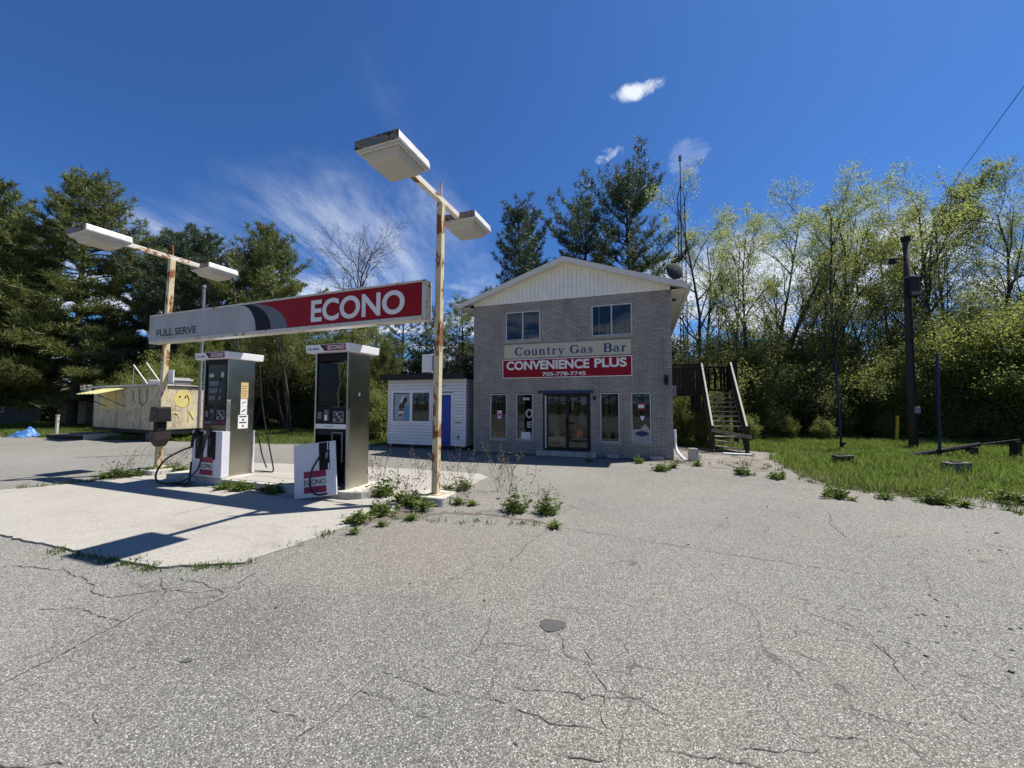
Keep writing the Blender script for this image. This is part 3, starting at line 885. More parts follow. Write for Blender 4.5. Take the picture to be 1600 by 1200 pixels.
def fuel_pump(x0, label, gutted):
    p = ithing('fuel_pump', label, 'fuel pump', x0, 0, 0.145)
    W = 0.735
    y0, y1 = -0.32, 0.22
    Z = 2.335
    # stainless side cheeks, slightly wrapped round the front corner
    for xa, xb in ((0, 0.03), (W - 0.02, W)):
        s = MB().hexa([(xa, y0, 0.0), (xb, y0, 0.0), (xb, y1, 0.0), (xa, y1, 0.0)], [(xa, y0, Z), (xb, y0, Z), (xb, y1, Z), (xa, y1, Z)])
        s.build('side_panel', M['steel'], p, 0.006)
    tr = MB().box(W - 0.012, W + 0.004, y0 - 0.006, y0 + 0.07, 0.02, 1.52 if not gutted else 1.35)
    tr.build('corner_trim', M['steel_dull'], p, 0.006)
    xi0, xi1 = 0.031, W - 0.021
    # cap with lettering
    cap = MB().hexa([(-0.115, y0 - .10, Z), (W + .115, y0 - .10, Z), (W + .115, y1 + .09, Z), (-.115, y1 + .09, Z)],
                    [(-0.125, y0 - .115, Z + .135), (W + .125, y0 - .115, Z + .135), (W + .125, y1 + .10, Z + .135), (-.125, y1 + .10, Z + .135)]).build('cap', M['white_paint'], p, 0.006)
    yc = y0 - 0.118
    MB().prism([(.22, Z + .125), (.33, Z + .018), (W + .04, Z + .018), (W + .04, Z + .125)], yc, yc + 0.02).build('red_band', M['panel_red'], cap)
    MB().prism([(.22, Z + .125), (.33, Z + .018), (.36, Z + .018), (.28, Z + .125)], yc - .002, yc).build('black_stripe', M['sign_black'], cap)
    lettering('lettering', 'ECONO', .40, W + .025, Z + .036, Z + .108, yc - .003, M['letter_white'], cap, 0.02)
    lettering('lettering', 'FULL SERVE', -.06, .19, Z + .042, Z + .075, yc + .004, M['letter_black'], cap, 0.02)
    # display zone: frame of black plastic round a recess
    if not gutted:
        MB().box(xi0, xi1, y0 + 0.06, y1, 1.37, Z).build('display_housing', M['black'], p)
        fr_ = MB()
        for q in ((xi0, xi0 + .05, 1.37, Z), (xi1 - .05, xi1, 1.37, Z), (xi0 + .05, xi1 - .05, Z - .10, Z), (xi0 + .05, xi1 - .05, 1.37, 1.41)):
            fr_.box(q[0], q[1], y0 + .005, y0 + .059, q[2], q[3])
        fr_.build('display_bezel', M['black'], p)
        MB().box(xi0 + .052, xi1 - .052, y0 + .02, y0 + .026, 1.412, Z - .102).build('display_glass', M['glass_dark'], p)
        MB().box(xi0 + .07, xi1 - .09, y0 + .045, y0 + .058, 1.45, 1.95).build('price_display', M['dark_metal'], p)
        for q in ((.16, .52, 1.80, 1.90), (.16, .52, 1.66, 1.76), (.16, .34, 1.52, 1.60), (.38, .52, 1.52, 1.60)):
            MB().box(q[0], q[1], y0 + .014, y0 + .0195, q[2], q[3]).build('price_window', M['label_grey'], p)
        for q in ((.14, .30, 1.98, 2.05), (.50, .60, 1.97, 2.08)):
            MB().prism([(q[0], q[2] + .02), (q[0] + .03, q[2]), (q[1] - .03, q[2]), (q[1], q[2] + .03), (q[1] - .02, q[3]), (q[0] + .02, q[3])], y0 + .012, y0 + .019).build('torn_label', M['beige_board'], p)
    else:
        # emptied head: back sheet covers only the left part, so one can see straight through on the right
        MB().box(.24, xi1, y1 - .012, y1, 1.39, Z).build('back_sheet', M['dark_metal'], p)
        MB().box(xi0, xi1, y0 + .02, y1 - .014, 1.37, 1.388).build('shelf', M['dark_metal'], p)
        MB().box(xi0, xi1, y0 + .03, y0 + .05, Z - .14, Z - .002).build('header', M['black'], p)
        MB().box(xi0, xi1, y1 - .05, y1, Z - .10, Z - .001).build('header', M['black'], p)
        sh = MB().prism([(xi0 + .01, 1.40), (.50, 1.40), (.46, 1.62), (.52, 1.80), (.47, Z - .2), (xi0 + .01, Z - .16)], y0 + .03, y0 + .034)
        sh.build('broken_glass', M['glass_dark'], p)
        w = MB()
        w.tube(spline([(.60, y1 - .1, Z - .02), (.62, y1 - .14, 2.05), (.60, y1 - .1, 1.8), (.64, y1 - .12, 1.42)], 5), .008, 5)
        w.tube(spline([(.52, y0 + .1, Z - .02), (.54, y0 + .12, 2.1), (.50, y0 + .1, 1.9)], 5), .006, 5)
        w.build('loose_wire', M['rubber'], p)
        MB().box(.60, .64, y0 + .06, y0 + .10, 2.15, 2.26).build('bracket', M['grey_metal'], p)
    # keypad strip
    MB().box(xi0, xi1, y0 + .012, y1 - .02, 1.02, 1.365).build('keypad_strip', M['black'], p)
    for q in ((.07, .16, 1.18, 1.30), (.22, .32, 1.15, 1.34), (.42, .66, 1.12, 1.32)):
        MB().box(q[0], q[1], y0 + .006, y0 + .011, q[2], q[3]).build('keypad_plate', M['label_grey'], p)
    for kx in range(4):
        for kz in range(3):
            MB().box(.44 + .05 * kx, .475 + .05 * kx, y0 + .001, y0 + .0055, 1.15 + .05 * kz, 1.18 + .05 * kz).build('key', M['beige_board'] if (kx + kz) % 3 == 0 else M['black'], p)
    MB().box(.23, .29, y0 + .001, y0 + .0055, 1.16, 1.25).build('card_slot', M['white_paper'] if gutted else M['dark_metal'], p)
    if gutted:
        MB().box(xi0, xi1, y0 - .006, y0 + .011, 1.015, 1.095).build('instruction_strip', M['white_paint'], p)
        lettering('lettering', 'Please Pay', .27, .45, 1.04, 1.07, y0 - .008, M['letter_black'], p)
    else:
        MB().box(xi0, xi1, y0 + .001, y0 + .011, 1.03, 1.105).build('grade_strip', M['grade_red'], p)
        MB().box(.09, .34, y0 - .004, y0 + .0005, 1.05, 1.09).build('grade_plate', M['label_grey'], p)
    # lower cabinet
    if not gutted:
        lp = MB().box(-.055, W + .10, y0 - .135, y0 - .112, 0.01, .915).build('lower_panel', M['panel_white'], p, 0.008)
        MB().box(-.045, W + .085, y0 - .111, y0 + .02, 0.012, .90).build('cabinet_door', M['panel_white'], p)
        for xa in (.06, .42):
            MB().box(xa, xa + .24, y0 - .139, y0 - .1355, .36, .90).build('nozzle_recess', M['black'], lp)
        brand_block(lp, .22, .60, .06, .40, y0 - .1395, M['panel_red'])
        nozzle('nozzle', p, .14, y0 - .17, .70)
        nozzle('nozzle', p, .50, y0 - .17, .70)
        h = MB()
        h.tube(spline([(.13, y0 - .24, .60), (-.10, y0 - .30, .52), (-.45, y0 - .36, .34), (-.64, y0 - .40, .10), (-.60, y0 - .42, -.06), (-.35, y0 - .44, -.105), (0, y0 - .40, -.10), (.25, y0 - .34, -.06), (.12, y0 - .25, .03), (.06, y0 - .20, .30)], 7), .017, 8)
        h.build('hose', M['rubber'], p, smooth=True)
        h = MB()
        h.tube(spline([(.485, y0 - .24, .60), (.44, y0 - .25, .40), (.36, y0 - .26, .18), (.20, y0 - .34, .0), (-.05, y0 - .44, -.10), (-.28, y0 - .40, -.10), (-.12, y0 - .34, -.09), (.12, y0 - .36, -.09), (.30, y0 - .42, -.10), (.42, y0 - .34, -.04)], 7), .015, 8)
        h.build('hose', M['rubber'], p, smooth=True)
        h = MB()
        h.tube(spline([(.60, y0 - .05, 1.95), (.585, y0 - .10, 1.55), (.55, y0 - .14, 1.15), (.52, y0 - .19, .92)], 7), .013, 7)
        h.build('hose', M['rubber'], p, smooth=True)
        h = MB()
        h.tube(spline([(W + .05, y1 + .06, 2.30), (W + .10, y1 + .10, 1.5), (W + .20, y1 + .16, .8), (W + .33, y1 + .2, .22), (W + .36, y1 + .2, .03), (W + .22, y1 + .18, .015), (W + .06, y1 + .14, .02), (W + .0, y1 + .06, .03)], 7), .014, 7)
        h.build('hose', M['rubber'], p, smooth=True)
        h = MB()
        h.tube(spline([(W + .0, y1 + .06, .86), (W + .03, y1 + .12, .66), (W + .09, y1 + .15, .36), (W + .22, y1 + .16, .10)], 7), .014, 7)
        h.build('hose', M['rubber'], p, smooth=True)
        bk_ = MB().box(W - .4, W - .01, y1 + .005, y1 + .05, .01, .88).build('rear_panel', M['panel_white'], p)
        # stickers on the right cheek
        xs = W + .0012
        MB().box(xs, xs + .003, -.06, .09, 1.55, 1.88).build('yellow_notice', M['yellow_paper'], p)
        for k in range(5):
            MB().box(xs + .003, xs + .005, -.045, .06 + .006 * (k % 3), 1.60 + .05 * k, 1.612 + .05 * k).build('printed_line', M['old_wood'], p)
        for q in ((1.385, 1.54), (1.225, 1.38)):
            MB().box(xs, xs + .003, -.06, .075, q[0], q[1]).build('white_notice', M['white_paper'], p)
        MB().bar((xs + .004, -.03, 1.45), (xs + .004, .04, 1.49), .004, .015).build('pictogram', M['letter_black'], p)
        MB().bar((xs + .004, -.03, 1.28), (xs + .004, .04, 1.33), .004, .02).build('pictogram', M['letter_black'], p)
        MB().box(xs, xs + .004, -.10, .10, .94, 1.215).build('white_notice', M['white_paper'], p)
        for z_ in (1.17, 1.05):
            MB().box(xs + .004, xs + .006, -.075, .07, z_, z_ + .022).build('printed_line', M['letter_black'], p)
        for z_ in (1.10, .975):
            MB().box(xs + .004, xs + .006, -.02, .02, z_, z_ + .035).build('printed_mark', M['panel_red'], p)
    else:
        MB().box(xi0, xi1, y1 - .10, y1, 0.005, 1.015).build('rear_sheet', M['dark_metal'], p)
        MB().box(xi0, xi1, y0 + .03, y0 + .05, .90, 1.005).build('crossmember', M['dark_metal'], p)
        c_ = MB()
        for q in ((.40, .42, .55, .96), (.62, .64, .45, .96)):
            c_.box(q[0], q[1], y0 + .0, y0 + .02, q[2], q[3])
        c_.box(.42, .62, y0, y0 + .02, .94, .96)
        c_.build('hinge_frame', M['grey_metal'], p)
        pm = MB()
        pm.tube([(.25, -.05, .01), (.25, -.05, .7)], .05, 10).tube([(.25, -.05, .5), (.55, -.02, .5)], .035, 8).tube([(.55, -.02, .01), (.55, -.02, .6)], .04, 8)
        pm.build('pipework', M['dark_metal'], p)
        h = MB()
        h.tube(spline([(.46, y0 - .26, .62), (.38, y0 - .37, .35), (.40, y0 - .40, .10), (.50, y0 - .36, -.02), (.62, y0 - .20, .0), (.66, y0 + .02, .10), (.64, y0 + .10, .4)], 7), .016, 8)
        h.build('hose', M['rubber'], p, smooth=True)
        MB().box(W + .0015, W + .005, -.06, -.025, 1.58, 1.64).build('torn_sticker', M['white_paper'], p)
    return p
t = NT('dark_display_glass')
t.color((0.006, 0.006, 0.009)).set(0.10, 0, 0.2)
M['glass_dark'] = t.m
fuel_pump(-5.255, 'steel fuel pump with stickers on its side and looped black hoses', False)
fuel_pump(-2.235, 'gutted steel fuel pump with its front panel off, nearer the right post', True)

# the panel that came off the gutted pump, leaning against it
pn = thing('pump_panel', 'loose white pump front panel leaning against the gutted pump', 'panel', isl(-2.16, -0.74, 0.026), ISL_A + R(17))
pn.rotation_euler = (R(-7), R(-7), ISL_A + R(17))
PW, PH = 0.72, 0.88
pb = MB().box(0, PW, 0, .03, 0, PH).build('panel', M['panel_white'], pn, 0.006)
MB().box(.44, .62, -.004, -.0005, .42, PH - .012).build('nozzle_recess', M['black'], pn)
MB().prism([(.585, .74), (.60, .74), (.60, .87), (.59, .87)], -.007, -.0045).build('bright_trim', M['white_paint'], pn)
MB().prism([(.56, .60), (.59, .62), (.605, .68), (.58, .72), (.56, .67)], -.02, -.0045).build('nozzle_hook', M['grey_metal'], pn)
MB().box(.592, .612, -.007, -.0045, .43, .52).build('bright_trim', M['white_paint'], pn)
brand_block(pn, .17, .55, .07, .42, -.0005, M['panel_red'])

# ------------------------------------------------------------------ the brick building. Local x along the facade, y into the building
BO = Vector((-1.29, 12.90, 0)); BA = R(-19)
def bld(x, y, z=0.0):
    c, s = math.cos(BA), math.sin(BA)
    return (BO.x + x * c - y * s, BO.y + x * s + y * c, z)
bd = thing('brick_building', 'two-storey grey brick gas bar with cream gable and blue-trimmed shop door', 'building', BO, BA)
BW, BH, BD = 6.18, 4.87, 12.0
OPEN = [(1.14, 2.32, 3.63, 4.58, 'up'), (3.93, 5.12, 3.63, 4.58, 'up'),
        (0.60, 1.19, 0.42, 1.90, 'tall'), (1.50, 2.07, 0.42, 1.90, 'tall'), (2.40, 3.87, 0.14, 1.90, 'door'),
        (4.16, 4.72, 0.44, 1.91, 'tall'), (5.05, 5.60, 0.45, 1.91, 'tall')]
CH, BL, J = 0.0665, 0.225, 0.010
# backing wall with real openings
def wall_cells(x0, x1, z0, z1, holes):
    xs = sorted({x0, x1, *[h[0] for h in holes], *[h[1] for h in holes]})
    zs = sorted({z0, z1, *[h[2] for h in holes], *[h[3] for h in holes]})
    for xa, xb in zip(xs, xs[1:]):
        run = None
        for za, zb in zip(zs, zs[1:]):
            cx, cz = (xa + xb) / 2, (za + zb) / 2
            if any(h[0] < cx < h[1] and h[2] < cz < h[3] for h in holes):
                if run: yield (xa, xb, run[0], run[1])
                run = None
            else:
                run = (run[0] if run else za, zb)
        if run: yield (xa, xb, run[0], run[1])
bw = MB()
for xa, xb, za, zb in wall_cells(0.004, BW - 0.004, -0.05, BH, OPEN):
    bw.box(xa, xb, 0.012, 0.20, za, zb)
wall = bw.build('front_wall', M['mortar'], bd)
sw = MB()
sw.box(0.0, 0.2, 0.2, BD, -0.05, BH).box(BW - 0.2, BW, 0.2, BD, -0.05, BH).box(0.2, BW - 0.2, BD - 0.2, BD, -0.05, BH)
sw.build('side_wall', M['brick_flat'], bd)
# bricks, course by course; the nearest 300 whole ones are separate pieces
full = []
rest = MB()
rb = random.Random(3)
ncourse = int(BH / CH)
for ci in range(ncourse):
    z0 = ci * CH + 0.003; z1 = z0 + CH - J
    cuts = sorted((h[0] - 0.004, h[1] + 0.004) for h in OPEN if h[2] < (z0 + z1) / 2 < h[3])
    free = []; x = 0.0
    for a, b in cuts:
        free.append((x, a)); x = b
    free.append((x, BW))
    off = (ci % 2) * BL / 2
    for a, b in free:
        k = math.floor((a - off) / BL)
        while True:
            xa = off + k * BL; xb = xa + BL - J
            k += 1
            if xa >= b: break
            ca, cb = max(xa, a), min(xb, b)
            if cb - ca < 0.02: continue
            y = rb.uniform(-0.002, 0.003)
            if ca == xa and cb == xb: full.append((xa, y, z0))
            else: rest.box(ca, cb, y, 0.0118, z0, z1)
def camd(q):
    w = Vector(bld(q[0], 0, q[2])); return (w - Vector((0, 0, 1.6))).length
full.sort(key=camd)
bme = MB().box(0, BL - J, 0, 0.0118, 0, CH - J).mesh('brick'); bme.materials.append(M['brick'])
for q in full[:290]:
    link('brick', bme, None, wall, (q[0], q[1], q[2]))
for q in full[290:]:
    rest.box(q[0], q[0] + BL - J, q[1], 0.0118, q[2], q[2] + CH - J)
tag(rest.build('brickwork', M['brick'], wall), kind='stuff')
# gable: vertical siding boards, soffits, fascia, roof
PK = (3.12, 6.02)
def roofz(x):           # underside of the gable slope
    return 4.95 + (PK[1] - 4.95) * (1 - abs(x - PK[0]) / 3.13)
gy = -0.03
nb_ = 46
bw_ = BW / nb_
for i in range(nb_):
    xa, xb = i * bw_, (i + 1) * bw_ - 0.006
    poly = [(xa, BH - 0.01), (xb, BH - 0.01), (xb, roofz(xb)), ((PK[0], PK[1]) if xa < PK[0] < xb else (xb, roofz(xb))), (xa, roofz(xa))]
    if poly[2] == poly[3]: poly.pop(3)
    mb = MB().prism(poly, gy, gy + 0.02)
    mb.build('gable_board', M['gable'], bd)
MB().prism([(0.0, BH), (BW, BH), (BW, roofz(BW)), PK, (0, roofz(0))], gy + 0.021, 0.19).build('gable_backing', M['fascia'], bd)
OV = 0.42
def rz(x, up): return PK[1] + up - abs(x - PK[0]) * (PK[1] - 4.95) / 3.13
xe0, xe1 = -OV, BW + OV
roof = MB()
for xa, xb in ((xe0, PK[0]), (PK[0], xe1)):
    roof.hexa([(xa, -0.34, rz(xa, .06)), (xb, -0.34, rz(xb, .06)), (xb, BD + .3, rz(xb, .06)), (xa, BD + .3, rz(xa, .06))],
              [(xa, -0.34, rz(xa, .10)), (xb, -0.34, rz(xb, .10)), (xb, BD + .3, rz(xb, .10)), (xa, BD + .3, rz(xa, .10))])
ro = roof.build('roof', M['shingle'], bd)
for xa, xb in ((xe0, PK[0]), (PK[0], xe1)):
    MB().hexa([(xa, -0.36, rz(xa, -.075)), (xb, -0.36, rz(xb, -.075)), (xb, -0.341, rz(xb, -.075)), (xa, -0.341, rz(xa, -.075))],
              [(xa, -0.36, rz(xa, .085)), (xb, -0.36, rz(xb, .085)), (xb, -0.341, rz(xb, .085)), (xa, -0.341, rz(xa, .085))]).build('barge_board', M['fascia'], ro)
    MB().hexa([(xa, -0.34, rz(xa, -.03)), (xb, -0.34, rz(xb, -.03)), (xb, gy - .001, rz(xb, -.03)), (xa, gy - .001, rz(xa, -.03))],
              [(xa, -0.34, rz(xa, .058)), (xb, -0.34, rz(xb, .058)), (xb, gy - .001, rz(xb, .058)), (xa, gy - .001, rz(xa, .058))]).build('soffit', M['fascia'], ro)
for side in (0, 1):
    xa, xb = ((xe0, 0.0) if side == 0 else (BW, xe1))
    MB().box(xa + .02, xb - .02 if side else xb - .001, gy, BD + .28, 4.79, 4.815).build('eave_soffit', M['white_paint'], ro)
    fx = xe0 if side == 0 else xe1
    MB().box(fx - .012, fx + .012, -0.34, BD + .3, 4.77, rz(fx, .055)).build('eave_fascia', M['white_paint'], ro)
    # boxed eave return at the front corner
    MB().box(xa + (.014 if side == 0 else 0.002), xb - (.002 if side == 0 else .014), -0.33, gy - .002, 4.77, rz(xe0, -.035)).build('eave_return', M['fascia'], ro, 0.004)
    gx = fx + (-.07 if side == 0 else .07)
    MB().tube([(gx, -0.33, 4.88), (gx, BD + .3, 4.87)], .06, 8).build('gutter', M['white_paint'], ro)
# interior so the glass has a room behind it
it = MB()
it.box(0.2, BW - 0.2, 0.21, 6.0, 0.02, 0.05)
it.box(0.2, BW - 0.2, 6.0, 6.1, 0.05, BH - .05)
it.box(0.2, BW - 0.2, 0.21, 6.0, 2.35, 2.45)
it.build('interior', M['interior'], bd)
# shop fittings dimly seen through the front glass
def fit(name, x0, x1, y0, y1, z0, z1, m):
    return MB().box(x0, x1, y0, y1, z0, z1).build(name, m, bd, 0.01)
fit('counter', 2.45, 3.05, 1.3, 1.9, .05, 1.0, M['white_paint'])
fit('counter', 3.4, 4.3, 1.6, 2.2, .05, 1.05, M['white_paint'])
fit('shelf_unit', 1.45, 2.1, .9, 1.3, .05, .62, M['white_paint'])
fit('freezer', 0.5, 1.3, 2.2, 2.9, .05, .9, M['label_grey'])
for k in range(3):
    fit('shelf', 2.5, 3.9, 2.8, 3.2, .5 + .45 * k, .53 + .45 * k, M['white_paint'])
# windows
def pane(parent, x0, x1, z0, z1, y, m=None):
    return MB().box(x0, x1, y, y + .006, z0, z1).build('pane', m or M['glass'], parent)
def frame(x0, x1, z0, z1, y0, y1, w, m, parent, name='window_frame'):
    mb = MB().box(x0, x0 + w, y0, y1, z0, z1).box(x1 - w, x1, y0, y1, z0, z1).box(x0 + w, x1 - w, y0, y1, z0, z0 + w).box(x0 + w, x1 - w, y0, y1, z1 - w, z1)
    return mb.build(name, m, parent)
for i, (x0, x1, z0, z1, kind) in enumerate(OPEN):
    if kind == 'up':
        w = frame(x0 + .003, x1 - .003, z0 + .003, z1 - .003, 0.0, 0.09, .035, M['win_frame'], bd, 'window')
        xm = (x0 + x1) / 2
        MB().box(xm - .018, xm + .018, .002, .088, z0 + .039, z1 - .039).build('mullion', M['win_frame'], w)
        pane(w, x0 + .039, xm - .019, z0 + .039, z1 - .039, .045)
        pane(w, xm + .019, x1 - .039, z0 + .039, z1 - .039, .035)
        MB().box(x0 - .07, x1 + .06, -.045, .02, z0 - .075, z0 - .002).build('sill', M['stone_sill'], w, 0.006)
        if i == 1:
            n = 9
            for k in range(n):
                a = xm + .02 + (x1 - xm - .05) * k / n
                MB().bar((a + .03, .16, z0 + .04), (a + .03, .16, z1 - .04), .062, .012, up=(0.4, 1, 0)).build('reflection_slat', M['reflection_blue'], w)  # blue slats behind the pane stand in for the reflected sky
            MB().box(x0 + .04, xm - .03, .20, .21, z0, z1).build('curtain', M['dark_blind'], w)
            MB().box(x0 + .22, x0 + .235, .03, .06, z0 + .039, z1 - .039).build('sash_stile', M['win_frame_dark'], w)
        else:
            MB().box(x0 + .02, x1 - .02, .20, .21, z0, z1).build('curtain', M['dark_blind'], w)
    elif kind == 'tall':
        w = frame(x0 + .003, x1 - .003, z0 + .003, z1 - .003, 0.0, 0.10, .028, M['win_frame'], bd, 'window')
        pane(w, x0 + .032, x1 - .032, z0 + .032, z1 - .032, .05)
        MB().box(x0 - .05, x1 + .05, -.03, .02, z0 - .062, z0 - .002).build('sill', M['stone_sill'], w, 0.005)
# what hangs in the tall windows
def poster(name, x0, x1, z0, z1, y, m): return MB().box(x0, x1, y, y + .003, z0, z1).build(name, m, bd)
fl = poster('flag_poster', .80, 1.04, 1.10, 1.36, .040, M['white_paper'])
for xa in (.80, .985): MB().box(xa, xa + .055, .036, .0395, 1.10, 1.36).build('red_bar', M['panel_red'], fl)
MB().prism([(.92, 1.14), (.88, 1.21), (.87, 1.26), (.90, 1.25), (.92, 1.31), (.94, 1.25), (.97, 1.26), (.96, 1.21)], .036, .0395).build('leaf_emblem', M['panel_red'], fl)
o1 = MB()
for k in range(20):
    a0, a1 = 2 * math.pi * k / 20, 2 * math.pi * (k + 1) / 20
    o1.hexa([(1.93 + .065 * math.cos(a), .08, 1.27 + .09 * math.sin(a)) for a in (a0, a1)] + [(1.93 + .12 * math.cos(a), .08, 1.27 + .15 * math.sin(a)) for a in (a1, a0)],
            [(1.93 + .065 * math.cos(a), .086, 1.27 + .09 * math.sin(a)) for a in (a0, a1)] + [(1.93 + .12 * math.cos(a), .086, 1.27 + .15 * math.sin(a)) for a in (a1, a0)])
o1.build('open_sign_letter', M['sign_grey'], bd, loc=(0, -.042, 0))
lettering('open_sign_letter', 'E', 1.86, 2.02, .82, 1.02, .040, M['sign_grey'], bd, 0.05)
poster('paper_notice', 1.66, 1.97, .46, .68, .04, M['white_paper'])
poster('paper_notice', 1.72, 1.95, 1.70, 1.78, .04, M['beige_board'])
poster('paper_notice', 1.58, 1.76, .82, 1.0, .042, M['old_wood'])
MB().bar((4.36, .075, 1.88), (4.27, .075, .48), .035, .03).build('leaning_batten', M['rail_wood'], bd)
rp = poster('red_poster', 5.23, 5.43, 1.40, 1.62, .040, M['panel_red'])
poster('white_band', 5.25, 5.41, 1.46, 1.56, .036, M['white_paper'])
MB().prism([(5.30, 1.17), (5.36, 1.08), (5.42, 1.18), (5.41, 1.23), (5.31, 1.23)], .038, .042).build('sticker', M['white_paper'], bd)
sp = MB().prism([(5.08, .48), (5.57, .48), (5.57, .82), (5.42, 1.0), (5.30, .84), (5.08, .84)], .040, .044).build('pale_poster', M['sign_grey'], bd)
MB().prism([(5.14, .72), (5.22, .66), (5.34, .63), (5.46, .66), (5.54, .72), (5.46, .77), (5.34, .80), (5.22, .77)], .036, .0395).build('blue_emblem', M['blue_trim'], bd)
# glazed double door
dr = frame(2.41, 3.862, .15, 1.892, -.01, .09, .045, M['black_trim'], bd, 'door_frame')
MB().box(2.24, 3.96, -.06, .011, 1.905, 1.99).build('blue_lintel', M['blue_trim'], bd, 0.004)
MB().box(2.456, 2.505, -.005, .06, .20, 1.845).build('bright_jamb', M['win_frame'], dr)
dl = frame(2.507, 3.16, .198, 1.845, .0, .05, .04, M['black_trim'], bd, 'door')
pane(dl, 2.548, 3.119, .239, 1.804, .025)
d2 = frame(3.163, 3.815, .198, 1.845, .0, .05, .05, M['black_trim'], bd, 'door')
pane(d2, 3.214, 3.764, .47, 1.794, .025)
pane(d2, 3.214, 3.764, .249, .42, .025)
MB().box(3.214, 3.764, .002, .048, .421, .469).build('rail', M['black_trim'], d2)
MB().box(3.22, 3.36, -.05, -.02, .95, 1.02).build('handle', M['black'], d2)
MB().box(3.12, 3.15, -.06, -.03, .85, 1.15).build('handle', M['black'], dl)
sk = MB()
sk.prism([(3.54 + .10 * math.cos(2 * math.pi * k / 20), .66 + .12 * math.sin(2 * math.pi * k / 20)) for k in range(20)], .015, .018)
sk.build('round_sticker', simple('faded_orange_sticker', (0.40, 0.12, 0.05), 0.6), d2)
MB().box(3.26, 3.48, .015, .018, 1.71, 1.78).build('sticker', M['label_grey'], d2)
MB().box(3.60, 3.75, .015, .018, 1.55, 1.80).build('sticker', M['label_grey'], d2)
MB().box(2.60, 2.86, .030, .034, .50, 1.25).build('paper_notice', M['sign_grey'], dl)
MB().box(2.9, 3.08, .030, .034, .30, .62).build('paper_notice', M['beige_board'], dl)
MB().box(3.25, 3.72, .030, .034, .50, .56).build('paper_notice', M['sign_grey'], d2)
MB().box(3.52, 3.70, .030, .034, .95, 1.30).build('paper_notice', M['sign_grey'], d2)
MB().box(2.25, 4.05, -.32, .009, -.02, .135).build('door_step', M['old_concrete'], bd, 0.01)
MB().box(3.965, 4.035, -.05, .0, 1.70, 1.80).build('door_light', M['black'], bd, 0.005)
MB().box(5.97, 6.07, -.09, .0, 2.20, 2.32).build('meter_box', M['black'], bd, 0.01).rotation_euler = (0, 0, 0)
MB().tube([(6.02, -.045, 2.12), (6.02, -.045, 2.40)], .045, 10).build('meter_dial', M['dark_metal'], bd)
MB().box(6.23, 6.33, .1, .14, 4.55, 4.62).build('eave_bracket', M['dark_metal'], bd)
ds_ = MB().tube(spline([(BW + .05, .25, .85), (BW + .05, .2, .6), (BW + .06, .15, .36), (BW + .12, .0, .20), (BW + .26, -.35, .05)], 5), .042, 8)
ds_.build('downspout', M['white_paint'], bd)
MB().box(BW + .003, BW + .12, .3, .42, 1.8, 2.1).build('side_meter', M['grey_metal'], bd, 0.01)
for x_ in (4.35, 5.55):
    MB().box(x_, x_ + .35, -.20, -.08, .0, .10).build('kerb_block', M['old_concrete'], bd, 0.01)

# ------------------------------------------------------------------ signs on the facade
s2 = thing('shop_sign', 'red convenience plus sign board with white letters and phone number', 'sign', bld(0, -.001), BA)
MB().box(1.05, 5.10, -.035, -.003, 2.40, 3.01).build('frame', M['letter_white'], s2)
MB().box(1.075, 5.075, -.040, -.0355, 2.425, 2.985).build('red_face', M['sign_red'], s2)
lettering('lettering', 'CONVENIENCE', 1.19, 3.86, 2.665, 2.955, -.043, M['letter_white'], s2, 0.038)
lettering('lettering', 'PLUS', 4.01, 4.95, 2.675, 2.955, -.043, M['letter_white'], s2, 0.035)
lettering('lettering', '705-778-7745', 2.39, 3.75, 2.455, 2.575, -.043, M['letter_white'], s2, 0.025)
s1 = thing('shop_sign', 'beige country gas bar sign board with navy serif letters', 'sign', bld(0, -.001), BA)
MB().box(1.11, 5.075, -.030, -.003, 3.05, 3.49).build('board', M['beige_board'], s1)

